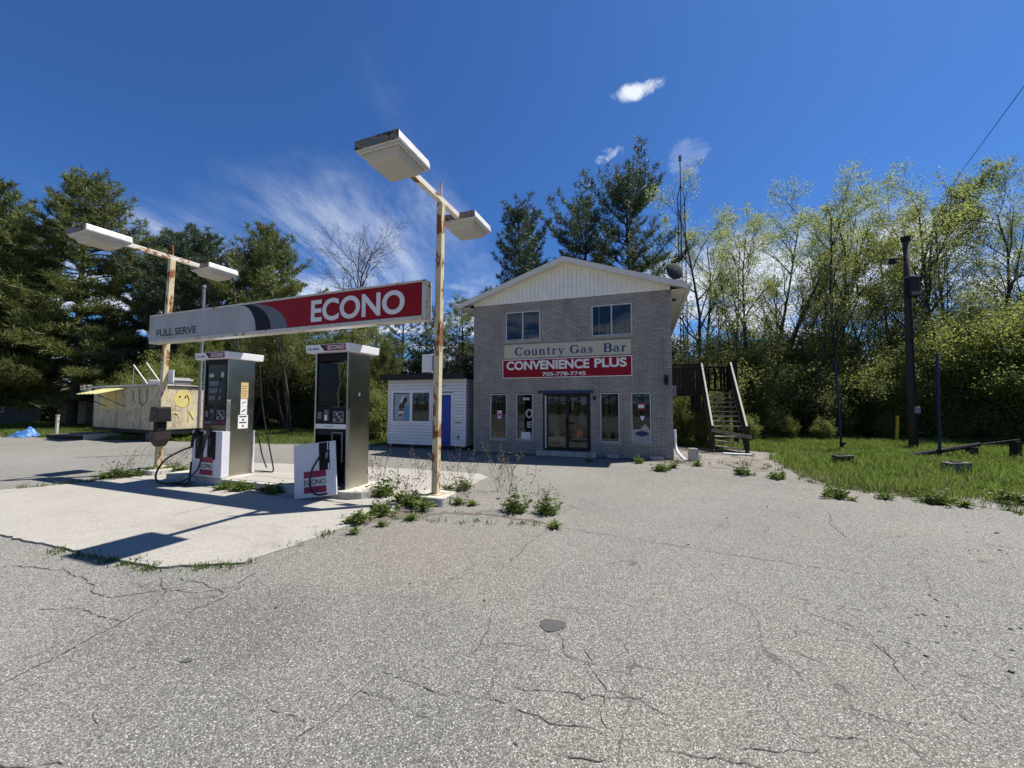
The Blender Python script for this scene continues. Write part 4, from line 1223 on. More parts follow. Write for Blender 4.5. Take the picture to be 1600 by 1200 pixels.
# serif capitals and small letters drawn as pen strokes: thick stems, thin hairlines, slab serifs
def glyph(ch):
    S = []          # (points, widths)
    def ell(cx, cy, rx, ry, a0, a1, thick, thin, n=18):
        pts, w = [], []
        for i in range(n + 1):
            a = R(a0 + (a1 - a0) * i / n)
            pts.append((cx + rx * math.cos(a), cy + ry * math.sin(a)))
            w.append(thin + (thick - thin) * abs(math.cos(a)) ** 1.5)
        S.append((pts, w))
    def stem(x, y0, y1, w=.15): S.append(([(x, y0), (x, y1)], [w, w]))
    def hair(a, b, w=.06): S.append(([a, b], [w, w]))
    if ch == 'C':
        ell(.46, .5, .38, .47, 48, 318, .19, .06); stem(.80, .66, .98, .05); wd = .95
    elif ch == 'G':
        ell(.46, .5, .38, .47, 48, 330, .19, .06); stem(.80, .66, .98, .05); stem(.80, .06, .42, .15); hair((.62, .42), (.96, .42)); wd = 1.02
    elif ch == 'B':
        stem(.22, 0, 1, .17); hair((.06, .03), (.5, .03)); hair((.06, .97), (.5, .97)); hair((.22, .52), (.5, .52))
        ell(.48, .745, .24, .225, 90, -90, .17, .06); ell(.48, .275, .30, .245, 90, -90, .18, .06); wd = .88
    elif ch == 'o':
        ell(.32, .33, .25, .31, 0, 360, .16, .05); wd = .66
    elif ch == 'u':
        stem(.17, .16, .66, .13); hair((.03, .64), (.2, .64)); S.append(([(.17, .18), (.22, .06), (.34, .03), (.50, .12)], [.13, .10, .07, .06])); stem(.55, 0, .66, .13); hair((.41, .64), (.58, .64)); hair((.55, .025), (.70, .025)); wd = .74
    elif ch == 'n':
        stem(.17, 0, .66, .13); hair((.03, .64), (.2, .64)); hair((.04, .025), (.30, .025)); S.append(([(.2, .50), (.32, .62), (.44, .63), (.53, .56), (.56, .44)], [.05, .07, .09, .12, .13])); stem(.56, 0, .46, .13); hair((.43, .025), (.69, .025)); wd = .74
    elif ch == 't':
        stem(.20, .1, .86, .13); hair((.02, .63), (.42, .63)); S.append(([(.2, .12), (.26, .03), (.36, .03), (.44, .12)], [.13, .08, .06, .04])); wd = .48
    elif ch == 'r':
        stem(.17, 0, .66, .13); hair((.03, .64), (.2, .64)); hair((.04, .025), (.32, .025)); S.append(([(.2, .46), (.30, .60), (.40, .62), (.46, .54)], [.05, .07, .10, .13])); wd = .54
    elif ch == 'y':
        S.append(([(.14, .65), (.38, .05)], [.13, .11])); S.append(([(.60, .65), (.34, -.08), (.22, -.24), (.10, -.20)], [.05, .06, .07, .12])); hair((.0, .64), (.30, .64)); hair((.46, .64), (.72, .64)); wd = .70
    elif ch == 'a':
        S.append(([(.10, .50), (.20, .62), (.34, .64), (.45, .54), (.46, .12), (.54, .03), (.62, .08)], [.11, .07, .06, .12, .13, .08, .04])); ell(.27, .19, .18, .165, 90, 300, .14, .05); hair((.26, .36), (.46, .42), .05); wd = .64
    elif ch == 's':
        S.append(([(.46, .48), (.40, .60), (.28, .64), (.15, .56), (.18, .42), (.42, .26), (.46, .12), (.32, .02), (.16, .05), (.09, .18)], [.04, .05, .05, .09, .13, .14, .10, .05, .05, .04])); stem(.48, .46, .66, .04); stem(.08, 0, .2, .04); wd = .58
    else:
        wd = .5
    return S, wd
mb = MB()
def write_serif(word, x0, x1, zb, zt):
    lay, x = [], 0.0
    for ch in word:
        S, wd = glyph(ch); lay.append((x, S)); x += wd + .10
    x -= .10
    kx = (x1 - x0) / x; kz = zt - zb
    for ox, S in lay:
        for pts, ws in S:
            P = [Vector((x0 + (ox + a) * kx, zb + b * kz)) for a, b in pts]
            L, Rr = [], []
            for i, p in enumerate(P):
                d = (P[min(i + 1, len(P) - 1)] - P[max(i - 1, 0)]).normalized()
                n = Vector((-d.y, d.x)) * (ws[i] * 1.3 + .02) * kz * 0.5
                L.append(p + n); Rr.append(p - n)
            for i in range(len(P) - 1):
                k = len(mb.v)
                yy = -.0335 - .00002 * len(mb.f) / 10
                mb.v += [(L[i].x, yy, L[i].y), (Rr[i].x, yy, Rr[i].y), (Rr[i + 1].x, yy, Rr[i + 1].y), (L[i + 1].x, yy, L[i + 1].y)]
                mb.f.append((k, k + 1, k + 2, k + 3))
write_serif('Country', 1.48, 3.10, 3.135, 3.395)
write_serif('Gas', 3.28, 3.98, 3.135, 3.395)
write_serif('Bar', 4.27, 4.95, 3.135, 3.395)
mb.build('lettering', M['letter_navy'], s1)

# ------------------------------------------------------------------ on the roof and beside it
dish = thing('satellite_dish', 'grey satellite dish on the right front corner of the roof', 'satellite dish', bld(6.33, .35, 5.03), BA)
dm = MB()
nr, ns = 5, 20
rings = []
for i in range(nr + 1):
    r_ = .255 * i / nr
    for k in range(ns):
        a = 2 * math.pi * k / ns
        dm.v.append((r_ * math.cos(a), r_ * r_ * 0.75 - .05, r_ * 1.05 * math.sin(a)))
for i in range(nr):
    for k in range(ns):
        a, b = i * ns + k, i * ns + (k + 1) % ns
        dm.f.append((a, b, b + ns, a + ns))
dsh = dm.build('reflector', simple('dish_grey', (0.040, 0.042, 0.047), 0.85, spec=0.15), dish, smooth=True, loc=(.0, -.05, .45), rot=(R(-14), 0, R(25)))
md = dsh.modifiers.new('thick', 'SOLIDIFY'); md.thickness = 0.012
MB().tube([(0, .06, -.02), (0, .06, .30), (0, 0, .44)], .02, 6).build('mast', M['grey_metal'], dish)
MB().bar((0, .10, .26), (-.10, .42, .33), .02, .02).build('feed_arm', M['dark_metal'], dish)
MB().box(-.15, -.05, .41, .47, .30, .38).build('feed_horn', M['dark_metal'], dish)
MB().box(-.06, .06, 0, .12, -.05, -.01).build('foot', M['grey_metal'], dish)

tw = thing('antenna_tower', 'thin lattice antenna tower rising behind the right side of the building', 'antenna tower', bld(7.45, 10.2, 0), BA)
leg = [(0.2 * math.cos(R(a)), 0.2 * math.sin(R(a))) for a in (90, 210, 330)]
TH = 12.6
for lx, ly in leg:
    MB().tube([(lx, ly, -.02), (lx, ly, TH), (lx * .1, ly * .1, TH + .7)], .022, 5).build('leg', M['dark_metal'], tw)
br = MB()
nlev = int(TH / .42)
for k in range(nlev):
    z0, z1 = k * .42 + .05, k * .42 + .47
    for i in range(3):
        a, b = leg[i], leg[(i + 1) % 3]
        br.tube([(a[0], a[1], z0), (b[0], b[1], z0)], .009, 4, False)
        br.tube([(a[0], a[1], z0), (b[0], b[1], z1)], .008, 4, False)
tag(br.build('bracing', M['dark_metal'], tw), kind='stuff')
MB().tube([(0, 0, TH + .5), (0, 0, TH + 2.4)], .025, 6).build('mast', M['dark_metal'], tw)
MB().box(-.07, .07, -.07, .07, TH + 2.1, TH + 2.35).build('antenna_head', M['grey_metal'], tw, 0.01)

# ------------------------------------------------------------------ white kiosk left of the building
kt = thing('kiosk', 'small white sided kiosk with blue door and flat black roof', 'kiosk', (-4.57, 14.20, 0), BA)
KW, KH, KD = 3.17, 2.45, 2.6
KO = [(.22, 1.74, .96, 1.98), (2.06, 2.60, .15, 1.89)]
kb = MB()
for xa, xb, za, zb in wall_cells(0.03, KW - .03, .12, KH, KO):
    kb.box(xa, xb, .022, .10, za, zb)
kb.box(0.03, .10, .10, KD, .12, KH).box(KW - .10, KW - .03, .10, KD, .12, KH).box(.10, KW - .10, KD - .08, KD, .12, KH)
kb.box(.10, KW - .10, .10, KD - .08, .12, .14)
kb.build('wall', M['siding_back'], kt)
nsd = 21
sh_ = (KH - .13) / nsd
for i in range(nsd):
    za, zb = .13 + i * sh_, .13 + (i + 1) * sh_ - .013
    xs_ = [.055]
    segs = []
    x = .055
    for h in sorted(KO):
        if h[2] - .07 < (za + zb) / 2 < h[3] + .07:
            segs.append((x, h[0] - .07)); x = h[1] + .07
    segs.append((x, KW - .055))
    for a, b in segs:
        if b - a < .03: continue
        MB().hexa([(a, -.016, za), (b, -.016, za), (b, .021, za), (a, .021, za)], [(a, .012, zb), (b, .012, zb), (b, .021, zb), (a, .021, zb)]).build('siding_board', M['siding'], kt)
    MB().hexa([(KW - .029, .12, za), (KW - .002, .12, za), (KW - .002, KD, za), (KW - .029, KD, za)], [(KW - .029, .12, zb), (KW - .018, .12, zb), (KW - .018, KD, zb), (KW - .029, KD, zb)]).build('siding_board', M['siding'], kt)
for a, b in ((.0, .053), (KW - .053, KW)):
    MB().box(a, b, -.012, .05, .125, KH).build('corner_trim', M['white_paint'], kt)
MB().box(.01, KW - .01, .0, KD, -.03, .119).build('foundation', M['black_trim'], kt)
MB().hexa([(-.19, -.26, KH + .002), (KW + .05, -.26, KH + .002), (KW + .05, KD + .2, KH + .002), (-.19, KD + .2, KH + .002)],
          [(-.19, -.26, KH + .19), (KW + .05, -.26, KH + .19), (KW + .05, KD + .2, KH + .13), (-.19, KD + .2, KH + .13)]).build('roof', M['black_trim'], kt)
x0, x1, z0, z1 = KO[0]
w = frame(x0 - .068, x1 + .068, z0 - .068, z1 + .068, -.015, .06, .07, M['white_paint'], kt, 'window')
MB().box(.93, 1.03, -.012, .055, z0 + .003, z1 - .003).build('mullion', M['white_paint'], w)
pane(w, x0 + .003, .929, z0 + .003, z1 - .003, .03)
pane(w, 1.031, x1 - .003, z0 + .003, z1 - .003, .03)
po = MB().box(.26, .90, .015, .02, z0 + .03, z1 - .04).build('poster', simple('pale_poster', (0.30, 0.36, 0.40), 0.5), w)
MB().box(.66, .89, .0115, .0148, z0 + .04, 1.52).build('blue_panel', simple('poster_blue', (0.10, 0.28, 0.42), 0.5), po)
MB().prism([(.46, 1.12), (.60, 1.14), (.66, 1.40), (.46, 1.42)], .008, .011).build('cup', simple('poster_cup', (0.25, 0.07, 0.04), 0.5), po)
MB().prism([(.45, 1.22), (.64, 1.23), (.645, 1.31), (.455, 1.30)], .005, .0078).build('band', M['white_paper'], po)
MB().prism([(.44, 1.42), (.50, 1.56), (.56, 1.58), (.60, 1.72), (.70, 1.82), (.82, 1.80), (.80, 1.66), (.70, 1.56), (.68, 1.42)], .008, .011).build('swirl', simple('poster_brown', (0.045, 0.025, 0.02), 0.5), po)
MB().prism([(.52, 1.66), (.56, 1.78), (.64, 1.86), (.70, 1.84), (.62, 1.72), (.60, 1.62)], .005, .0078).build('swirl', M['white_paper'], po)
MB().box(x0, x1, .6, .61, z0 - .2, z1 + .1).build('inner_blind', M['dark_metal'], w)
for k in range(4):
    MB().box(1.05, 1.70, .2, .22, 1.12 + .2 * k, 1.14 + .2 * k).build('blind_slat', M['label_grey'], w)
x0, x1, z0, z1 = KO[1]
d = MB().box(x0 + .004, x1 - .004, .035, .075, z0 + .003, z1 - .004).build('door', M['blue_door'], kt)
MB().box(x0 + .05, x0 + .08, .015, .034, .98, 1.02).build('handle', M['grey_metal'], d)
dk = MB().box(x0 - .066, x0 - .001, -.012, .06, z0, z1 + .07).box(x1 + .001, x1 + .066, -.012, .06, z0, z1 + .07).box(x0, x1, -.012, .06, z1 + .001, z1 + .07)
dk.build('door_trim', M['white_paint'], kt)
MB().tube([(2.23, -.10, 2.19), (2.23, .0, 2.16)], [.055, .03], 10).build('wall_lamp', M['black'], kt)
MB().box(2.86, 2.92, -.05, -.007, .38, .50).build('outlet_box', M['grey_metal'], kt)
MB().box(2.78, 2.98, -.03, -.007, .93, .955).build('mail_slot', M['dark_metal'], kt)

# ------------------------------------------------------------------ wooden deck and stairs right of the building
dk = thing('deck_stairs', 'dark weathered wooden deck and open stairs on the right of the building', 'stairs', BO, BA)
SX_0, SX_1 = 7.52, 8.50          # stair sides
T0, T1 = 2.30, 4.40              # foot and head of the flight (depth)
DZ = 2.12
nt_ = 12
for i in range(nt_):
    f = (i + .5) / nt_
    y_ = T0 + (T1 - T0) * f
    z_ = DZ * (i + 1) / (nt_ + 1)
    if i == 3: continue
    tilt = 0.06 if i in (0, 1) else random.uniform(-.012, .012)
    MB().bar((SX_0 + .02, y_, z_ + tilt), (SX_1 - .02, y_ + (.04 if i < 2 else 0), z_ - tilt), .24, .035).build('tread', M['tread_wood'], dk)
for x_ in (SX_0, SX_1):
    MB().bar((x_, T0 - .05, -.04), (x_, T1, DZ - .08), .045, .26).build('stringer', M['dark_wood'], dk)
    MB().bar((x_, T0, .86), (x_, T1 + .05, DZ + 1.0), .055, .04).build('handrail', M['rail_wood'], dk)
    MB().box(x_ - .05, x_ + .05, T0 - .05, T0 + .05, -.03, .84).build('newel_post', M['dark_wood'], dk)
    n = 17
    for k in range(1, n):
        f = k / n
        y_ = T0 + (T1 - T0) * f
        za = DZ * f + .05; zb = .86 + (DZ + .14) * f - .03
        MB().box(x_ - .018, x_ + .018, y_ - .022, y_ + .022, za, zb).build('baluster', M['dark_wood'], dk)
MB().bar((SX_0 - .05, T0 - .09, .72), (SX_1 + .1, T0 - .14, .52), .05, .10).build('fallen_rail', M['old_wood'], dk)
DX0, DX1, DY0, DY1 = 6.22, 8.72, T1 + .02, T1 + 1.7
for k in range(12):
    ya = DY0 + (DY1 - DY0) * k / 12
    MB().box(DX0, DX1, ya, ya + .13, DZ - .02, DZ + .015).build('deck_board', M['dark_wood'], dk)
MB().box(DX0, SX_0 - .03, DY0 - .05, DY0 - .01, DZ - .25, DZ - .022).build('rim_joist', M['dark_wood'], dk)
MB().box(SX_1 + .03, DX1, DY0 - .05, DY0 - .01, DZ - .25, DZ - .022).build('rim_joist', M['dark_wood'], dk)
for k in range(15):
    x_ = DX0 + .04 + (SX_0 - DX0 - .06) * k / 14
    MB().box(x_ - .034, x_ + .034, DY0 - .03, DY0 - .005, DZ + .02, DZ + .92).build('picket', M['dark_wood'], dk)
MB().box(DX0, SX_0 - .03, DY0 - .05, DY0 + .04, DZ + .93, DZ + 1.0).build('top_rail', M['dark_wood'], dk)
for k in range(22):
    x_ = DX0 + .05 + (DX1 - DX0 - .1) * k / 21
    if k in (16, 18): continue
    MB().box(x_ - .045, x_ + .045, DY1 - .03, DY1, DZ + .02, DZ + .92).build('picket', M['dark_wood'], dk)
MB().box(DX0, DX1, DY1 - .05, DY1 + .04, DZ + .93, DZ + 1.0).build('top_rail', M['dark_wood'], dk)
for k in range(12):
    y_ = DY0 + .08 + (DY1 - DY0 - .16) * k / 11
    MB().box(DX1 - .03, DX1, y_ - .05, y_ + .05, DZ + .02, DZ + .98).build('picket', M['dark_wood'], dk)
MB().box(DX1 - .05, DX1 + .05, DY0 - .02, DY1, DZ + 1.0, DZ + 1.06).build('top_rail', M['dark_wood'], dk)
for x_, y_ in ((SX_0 - .18, DY0 + .05), (DX1 - .1, DY0 + .05), (DX1 - .1, DY1 - .1), (SX_0 - .18, DY1 - .1), (DX0 + .1, DY1 - .1)):
    MB().box(x_ - .07, x_ + .07, y_ - .07, y_ + .07, -.03, DZ - .021).build('deck_post', M['dark_wood'], dk)
for k in range(5):
    MB().box(SX_0 - .30 + .085 * k, SX_0 - .225 + .085 * k, DY0 - .07, DY0 - .052, .0, DZ - .26).build('skirt_board', M['dark_wood'], dk)

bd_ = thing('fallen_board', 'white board lying on the gravel at the foot of the stairs', 'board', bld(7.72, 1.75, .012), BA + R(-6))
MB().box(0, .75, 0, .17, 0, .04).build('board', M['white_paint'], bd_, 0.004)
cb = thing('cinder_block', 'grey cinder block on end beside the building downspout', 'block', bld(6.62, -.05, 0), BA + R(20))
cbm = MB()
for q in ((0, .2, 0, .03), (0, .2, .17, .2), (0, .03, .03, .17), (.17, .2, .03, .17), (.085, .115, .03, .17)):
    cbm.box(q[0], q[1], q[2], q[3], 0, .34)
cbm.build('block', M['old_concrete'], cb)

# ------------------------------------------------------------------ right side: poles and odds and ends on the grass
up = thing('utility_pole', 'dark wooden utility pole with a meter box in front of the woods', 'utility pole', (13.75, 13.25, 0))
MB().tube([(0, 0, -.1), (.02, 0, 2.5), (.08, 0, 5), (.12, 0, 7.35)], [.115, .11, .10, .09], 12).build('pole', M['pole_wood'], up, smooth=True)
MB().box(-.10, .24, -.28, -.09, 5.25, 5.92).build('transformer_box', M['dark_metal'], up, 0.03)
MB().box(-.12, .26, -.30, -.07, 5.92, 5.98).build('box_lid', M['grey_metal'], up, 0.01)
MB().box(-.08, .22, -.285, -.281, 5.32, 5.42).build('warning_label', M['old_wood'], up)
MB().tube(spline([(.02, -.1, 6.6), (-.25, -.1, 6.62), (-.5, -.1, 6.60)], 4), .025, 6).build('bracket_arm', M['dark_metal'], up)
MB().tube([(-.5, -.1, 6.62), (-.5, -.1, 6.46)], [.09, .11], 8).build('insulator', M['dark_metal'], up)
MB().tube([(-.02, -.17, .02), (-.0, -.17, 5.2)], .03, 6).build('conduit', M['dark_metal'], up)
MB().box(-.08, .10, -.21, -.15, 1.25, 1.48).build('meter_box', M['grey_metal'], up, 0.01)
MB().tube(spline([(.28, -.2, 5.25), (.42, -.2, 5.05), (.40, -.2, 4.9)], 5), .03, 6).build('cable_loop', M['rubber'], up)
MB().tube([(.11, 0, 7.3), (.11, 0, 7.45)], .13, 10).build('pole_cap', M['dark_metal'], up)
pl = MB()
pts = [Vector((61.8, 70.0, 15.8)).lerp(Vector((-13.0, -40.0, 22.4)), k / 24) for k in range(25)]
pl.tube(pts, .02, 5)
tag(pl.build('power_line', M['rubber']), 'thin black overhead line rising to the upper right corner of the sky', 'wire')
for px_, py_, dx_, lab in ((11.0, 12.9, -.10, 'thin blue sign pole nearer the stairs, standing in the grass'), (12.1, 10.95, .08, 'thin blue sign pole crossed by the fallen dark pole')):
    b = thing('blue_pole', lab, 'pole', (px_, py_, 0))
    MB().tube([(0, 0, -.02), (dx_, 0, 2.95)], .034, 8).build('pole', M['blue_pole'], b)
    MB().tube([(0, 0, .0), (0, 0, .22)], .055, 8).build('sleeve', M['dark_metal'], b)
    MB().box(-.02, .10, -.06, .06, .22, .30).build('clamp', M['dark_metal'], b)
    MB().tube([(dx_, 0, 2.95), (dx_, 0, 3.02)], .042, 8).build('pole_cap', M['blue_pole'], b)
ym = thing('marker_post', 'short yellow marker post left of the utility pole', 'post', (14.75, 14.8, 0))
MB().tube([(-.03, 0, -.02), (.06, 0, 1.05)], .05, 10).build('post', M['yellow_post'], ym)
MB().tube([(.06, 0, 1.05), (.065, 0, 1.12)], [.055, .03], 10).build('post_cap', M['yellow_post'], ym)
fp = thing('fallen_pole', 'long dark pole lying propped across the grass by the blue pole', 'pole', (10.9, 11.15, 0))
MB().tube([(0, 0, .02), (1.6, -.1, .28), (2.4, -.15, .43)], [.06, .065, .06], 8).build('pole', M['green_pipe'], fp)
MB().tube([(2.3, -.15, .41), (3.5, -.2, .57)], .025, 7).build('inner_pipe', M['green_pipe'], fp)
MB().box(2.1, 2.25, -.25, -.05, .0, .35).build('prop', M['dark_wood'], fp)
MB().box(3.3, 3.42, -.3, -.1, .0, .53).build('prop', M['dark_wood'], fp)
for (bx, by, rz_, w_, m_, lab, c_) in ((8.45, 10.05, -.1, .42, 'brown_plastic', 'dark brown footing block in the grass below the left blue pole', 'block'), (10.0, 8.85, -.15, .46, 'dark_concrete', 'grey concrete block in the grass below the right blue pole', 'block')):
    k = thing('footing_block', lab, c_, (bx, by, 0), rz_)
    MB().hexa([(0, 0, -.02), (w_, 0, -.02), (w_, .24, -.02), (0, .24, -.02)], [(.01, .01, .23), (w_ - .01, .01, .25), (w_ - .01, .23, .25), (.01, .23, .23)]).build('block', M[m_], k, 0.015)
    MB().box(w_ * .3, w_ * .7, .06, .18, .235, .262).build('bolt_plate', M['dark_metal'], k)

# ------------------------------------------------------------------ left side: food trailer and what lies about it
tr_a = math.atan2(.44, .90)
tl = thing('food_trailer', 'weathered plywood food trailer with yellow awning and painted smiling face', 'trailer', (-14.65, 16.0, 0), 0)
def tv(a, b): # a metres along the long side (left), b along the short end (right/back)
    return (-.898 * a + .44 * b, .44 * a + .898 * b)
LA, LB = 6.5, 2.1
def tslab(mb, a0, a1, b0, b1, z0, z1, z1b=None):
    c = [tv(a0, b0), tv(a1, b0), tv(a1, b1), tv(a0, b1)]
    t1 = [z1, z1, z1b if z1b is not None else z1, z1b if z1b is not None else z1]
    return mb.hexa([(x, y, z0) for x, y in c], [(x, y, t1[i]) for i, (x, y) in enumerate(c)])
tslab(MB(), 0, LA, 0, LB, .46, 2.34, 2.24).build('body', M['plywood'], tl)
tslab(MB(), -.08, LA + .08, -.08, LB + .06, 2.345, 2.43, 2.33).build('roof', M['frame_paint'], tl)
for q in ((.015, 1.6), (1.64, 3.2), (3.24, 4.85), (4.89, LA - .015)):
    tslab(MB(), q[0], q[1], -.018, -.002, .50, 1.36).build('plywood_sheet', M['plywood'], tl)
    tslab(MB(), q[0], q[1], -.022, -.002, 1.39, 2.30).build('plywood_sheet', M['plywood'], tl)
for q in ((.02, .52), (.535, 1.45), (1.465, LB - .02)):
    tslab(MB(), -.018, -.002, q[0], q[1], .50, 2.20).build('plywood_sheet', M['plywood'], tl)
# yellow hatch and awning near the far end
tslab(MB(), 4.1, 5.7, -.04, -.023, 1.34, 2.18).build('hatch', M['yellow_paint'], tl)
for k in range(10):
    a0 = 3.0 + .21 * k
    p0, p1 = tv(a0, -.03), tv(a0 + .205, -.03)
    q0, q1 = tv(a0 - .1, -1.05), tv(a0 + .105, -1.05)
    zz = .02 * (k % 2)
    MB().hexa([(*p0, 2.28 + zz), (*p1, 2.28 + zz), (*q1, 1.98 + zz), (*q0, 1.98 + zz)], [(*p0, 2.30 + zz), (*p1, 2.30 + zz), (*q1, 2.0 + zz), (*q0, 2.0 + zz)]).build('awning_rib', M['yellow_awning'], tl)
for a0 in (3.1, 5.0):
    MB().tube([(*tv(a0 - .08, -.98), 1.98), (*tv(a0, -.03), 1.45)], .018, 5).build('awning_strut', M['dark_metal'], tl)
# smiling face on the end wall
def endpt(b, z, off=-.022):
    x, y = tv(off, b); return (x, y, z)
def enddisc(name, b, z, rb_, rz_, off0, off1, m, parent, n=24):
    mb = MB()
    ring0 = [endpt(b + rb_ * math.cos(2 * math.pi * k / n), z + rz_ * math.sin(2 * math.pi * k / n), off0) for k in range(n)]
    ring1 = [endpt(b + rb_ * math.cos(2 * math.pi * k / n), z + rz_ * math.sin(2 * math.pi * k / n), off1) for k in range(n)]
    mb.v += ring0 + ring1
    mb.f += [tuple(range(n)), tuple(range(2 * n - 1, n - 1, -1))] + [(k, n + k, n + (k + 1) % n, (k + 1) % n) for k in range(n)]
    return mb.build(name, m, parent)
sf = enddisc('painted_face', .78, 1.78, .32, .37, -.025, -.019, M['yellow_paint'], tl)
enddisc('eye', .66, 1.88, .035, .045, -.028, -.0255, M['brown_plastic'], sf, 12)
enddisc('eye', .86, 1.86, .035, .045, -.028, -.0255, M['brown_plastic'], sf, 12)
mp = MB().tube([endpt(.90 + .10 * math.sin(k * .45), 1.98 - .08 * k, -.028) for k in range(7)], .012, 4)
mp.build('mouth', M['brown_plastic'], sf)
gm = MB()
gm.tube([endpt(.50 + .16 * math.cos(a), .98 + .22 * math.sin(a), -.022) for a in [k * .35 for k in range(10)]], .02, 4)
gm.tube([endpt(1.0, .80 + .1 * k, -.022) for k in range(6)], .02, 4)
gm.tube([endpt(1.0 + .05 * k, 1.30 - .1 * k, -.022) for k in range(5)], .02, 4)
gm.build('graffiti_tag', M['yellow_paint'], tl)
gm = MB()
def sidept(a, z): x, y = tv(a, -.026); return (x, y, z)
gm.tube([sidept(1.8, 2.2), sidept(1.7, 1.6), sidept(1.4, 1.5), sidept(1.1, 1.7), sidept(1.05, 2.2)], .022, 4)
gm.tube([sidept(2.4, 2.15), sidept(2.3, 1.7), sidept(2.1, 1.62)], .022, 4)
gm.build('graffiti_tag', M['old_wood'], tl)
tslab(MB(), .02, LA - .02, .05, LB - .05, .30, .459).build('chassis', M['dark_metal'], tl)
for a0 in (1.0, 4.6):
    for b0 in (.1, 1.7):
        tslab(MB(), a0, a0 + .4, b0, b0 + .3, -.02, .299).build('support_block', M['old_wood'], tl)
tslab(MB(), .3, 1.2, .5, 1.2, 2.40, 2.72).build('roof_vent', M['grey_metal'], tl, 0.04)
tslab(MB(), 1.9, 2.5, .3, .8, 2.42, 2.66).build('roof_vent', M['grey_metal'], tl, 0.04)
tslab(MB(), .25, 1.25, .45, 1.25, 2.60, 2.66).build('vent_rim', M['win_frame'], tl)
for a0, z1_ in ((3.1, 3.35), (1.9, 3.4)):
    MB().bar((*tv(a0, .2), z1_), (*tv(a0 - 1.4, .2), 2.45), .04, .04).build('roof_brace', M['rail_wood'], tl)
MB().tube([(*tv(3.1, .2), 2.4), (*tv(3.1, .2), 3.36)], .02, 5).build('roof_brace', M['old_wood'], tl)

sl = thing('timber_platform', 'low grey timber platform on the asphalt in front of the trailer', 'platform', (-19.3, 17.0, 0), R(-12))
for k in range(7):
    MB().box(-1.6, .6, .2 * k, .2 * k + .18, .17, .21).build('plank', M['old_wood'], sl)
MB().box(-1.6, .6, -.02, .05, .0, .168).build('bearer', M['dark_wood'], sl)
MB().box(-1.6, .6, 1.3, 1.37, .0, .168).build('bearer', M['dark_wood'], sl)
MB().box(.602, .66, -.02, 1.37, .0, .212).build('bearer', M['frame_paint'], sl)
wp = thing('white_stake', 'short white stake in the grass left of the trailer', 'stake', (-21.6, 18.3, 0))
MB().tube([(0, 0, -.02), (.02, 0, 1.0)], .06, 8).build('stake', M['frame_paint'], wp)
MB().tube([(.02, 0, 1.0), (.02, 0, 1.05)], .075, 8).build('stake_cap', M['frame_paint'], wp)

tp_ = thing('blue_tarp', 'crumpled blue tarp heaped at the far left edge of the lot', 'tarp', (-23.3, 18.5, 0))
tp_.scale = (.58, .58, .75)
N_ = 26
vv, ff = [], []
for i in range(N_):
    for j in range(N_):
        u, v_ = i / (N_ - 1) * 2 - 1, j / (N_ - 1) * 2 - 1
        r_ = math.hypot(u, v_)
        h_ = max(0, 1 - r_ ** 2) * .40 * (1 + .35 * math.sin(5 * u + 3 * v_) + .25 * math.sin(9 * v_ - 4 * u)) + .03 * math.sin(17 * u + 11 * v_ * u) + .03
        vv.append((u * .95 * (1 + .12 * math.sin(4 * v_)), v_ * .7 * (1 + .15 * math.sin(5 * u)), max(.006, h_)))
for i in range(N_ - 1):
    for j in range(N_ - 1):
        a = i * N_ + j
        ff.append((a, a + N_, a + N_ + 1, a + 1))
link('tarp_sheet', np_mesh('tarp_sheet', np.array(vv), Fq=np.array(ff)), M['tarp'], tp_)

hs = thing('far_house', 'small grey house in the deep shade of the pines at far left', 'house', (-38.5, 29.5, 0), R(30))
hw = MB()
for xa, xb, za, zb in wall_cells(-2.2, 3.6, -.05, 2.5, [(-1.2, -.3, .9, 1.9), (1.6, 2.5, .05, 2.05)]):
    hw.box(xa, xb, 0, .15, za, zb)
hw.box(-2.2, -2.05, .15, 5, -.05, 2.5).box(3.45, 3.6, .15, 5, -.05, 2.5).box(-2.05, 3.45, 4.85, 5, -.05, 2.5)
hw.build('wall', simple('grey_house_siding', (0.16, 0.17, 0.18), 0.8), hs)
MB().hexa([(-2.6, -.5, 2.51), (4.0, -.5, 2.51), (4.0, 5.4, 2.51), (-2.6, 5.4, 2.51)], [(-2.6, -.5, 2.70), (4.0, -.5, 2.70), (4.0, 2.6, 3.5), (-2.6, 2.6, 3.5)]).build('roof', simple('pale_metal_roof', (0.34, 0.33, 0.31), 0.6), hs)
w = frame(-1.2, -.3, .9, 1.9, -.03, .1, .08, M['white_paint'], hs, 'window')
pane(w, -1.12, -.38, .98, 1.82, .04)
MB().box(1.61, 2.49, .05, .09, .06, 2.04).build('door', M['dark_wood'], hs)
MB().box(-2.1, 3.5, 2.0, 2.05, .0, 2.5).build('inner_wall', M['interior'], hs)
s2_ = thing('shed', 'pale small shed half hidden behind the pine trunks at far left', 'shed', (-31.2, 27.5, 0), R(35))
MB().box(0, 2.0, 0, 2.0, -.05, 1.95).build('wall', simple('pale_shed_board', (0.42, 0.38, 0.31), 0.8), s2_)
MB().prism([(-.15, 1.95), (2.15, 1.95), (1.0, 2.55)], -.15, 2.15).build('roof', M['shingle'], s2_)
MB().box(.5, 1.2, -.03, -.002, 0, 1.7).build('door', M['old_wood'], s2_)
vp = thing('vent_pipe', 'slim grey pole standing behind the left end of the sign', 'pole', (-10.0, 12.3, 0))
MB().tube([(0, 0, -.02), (0, 0, 5.35)], .042, 8).build('pole', M['grey_metal'], vp)
MB().tube([(0, 0, 5.35), (0, 0, 5.43)], [.06, .045], 8).build('pole_cap', M['grey_metal'], vp)
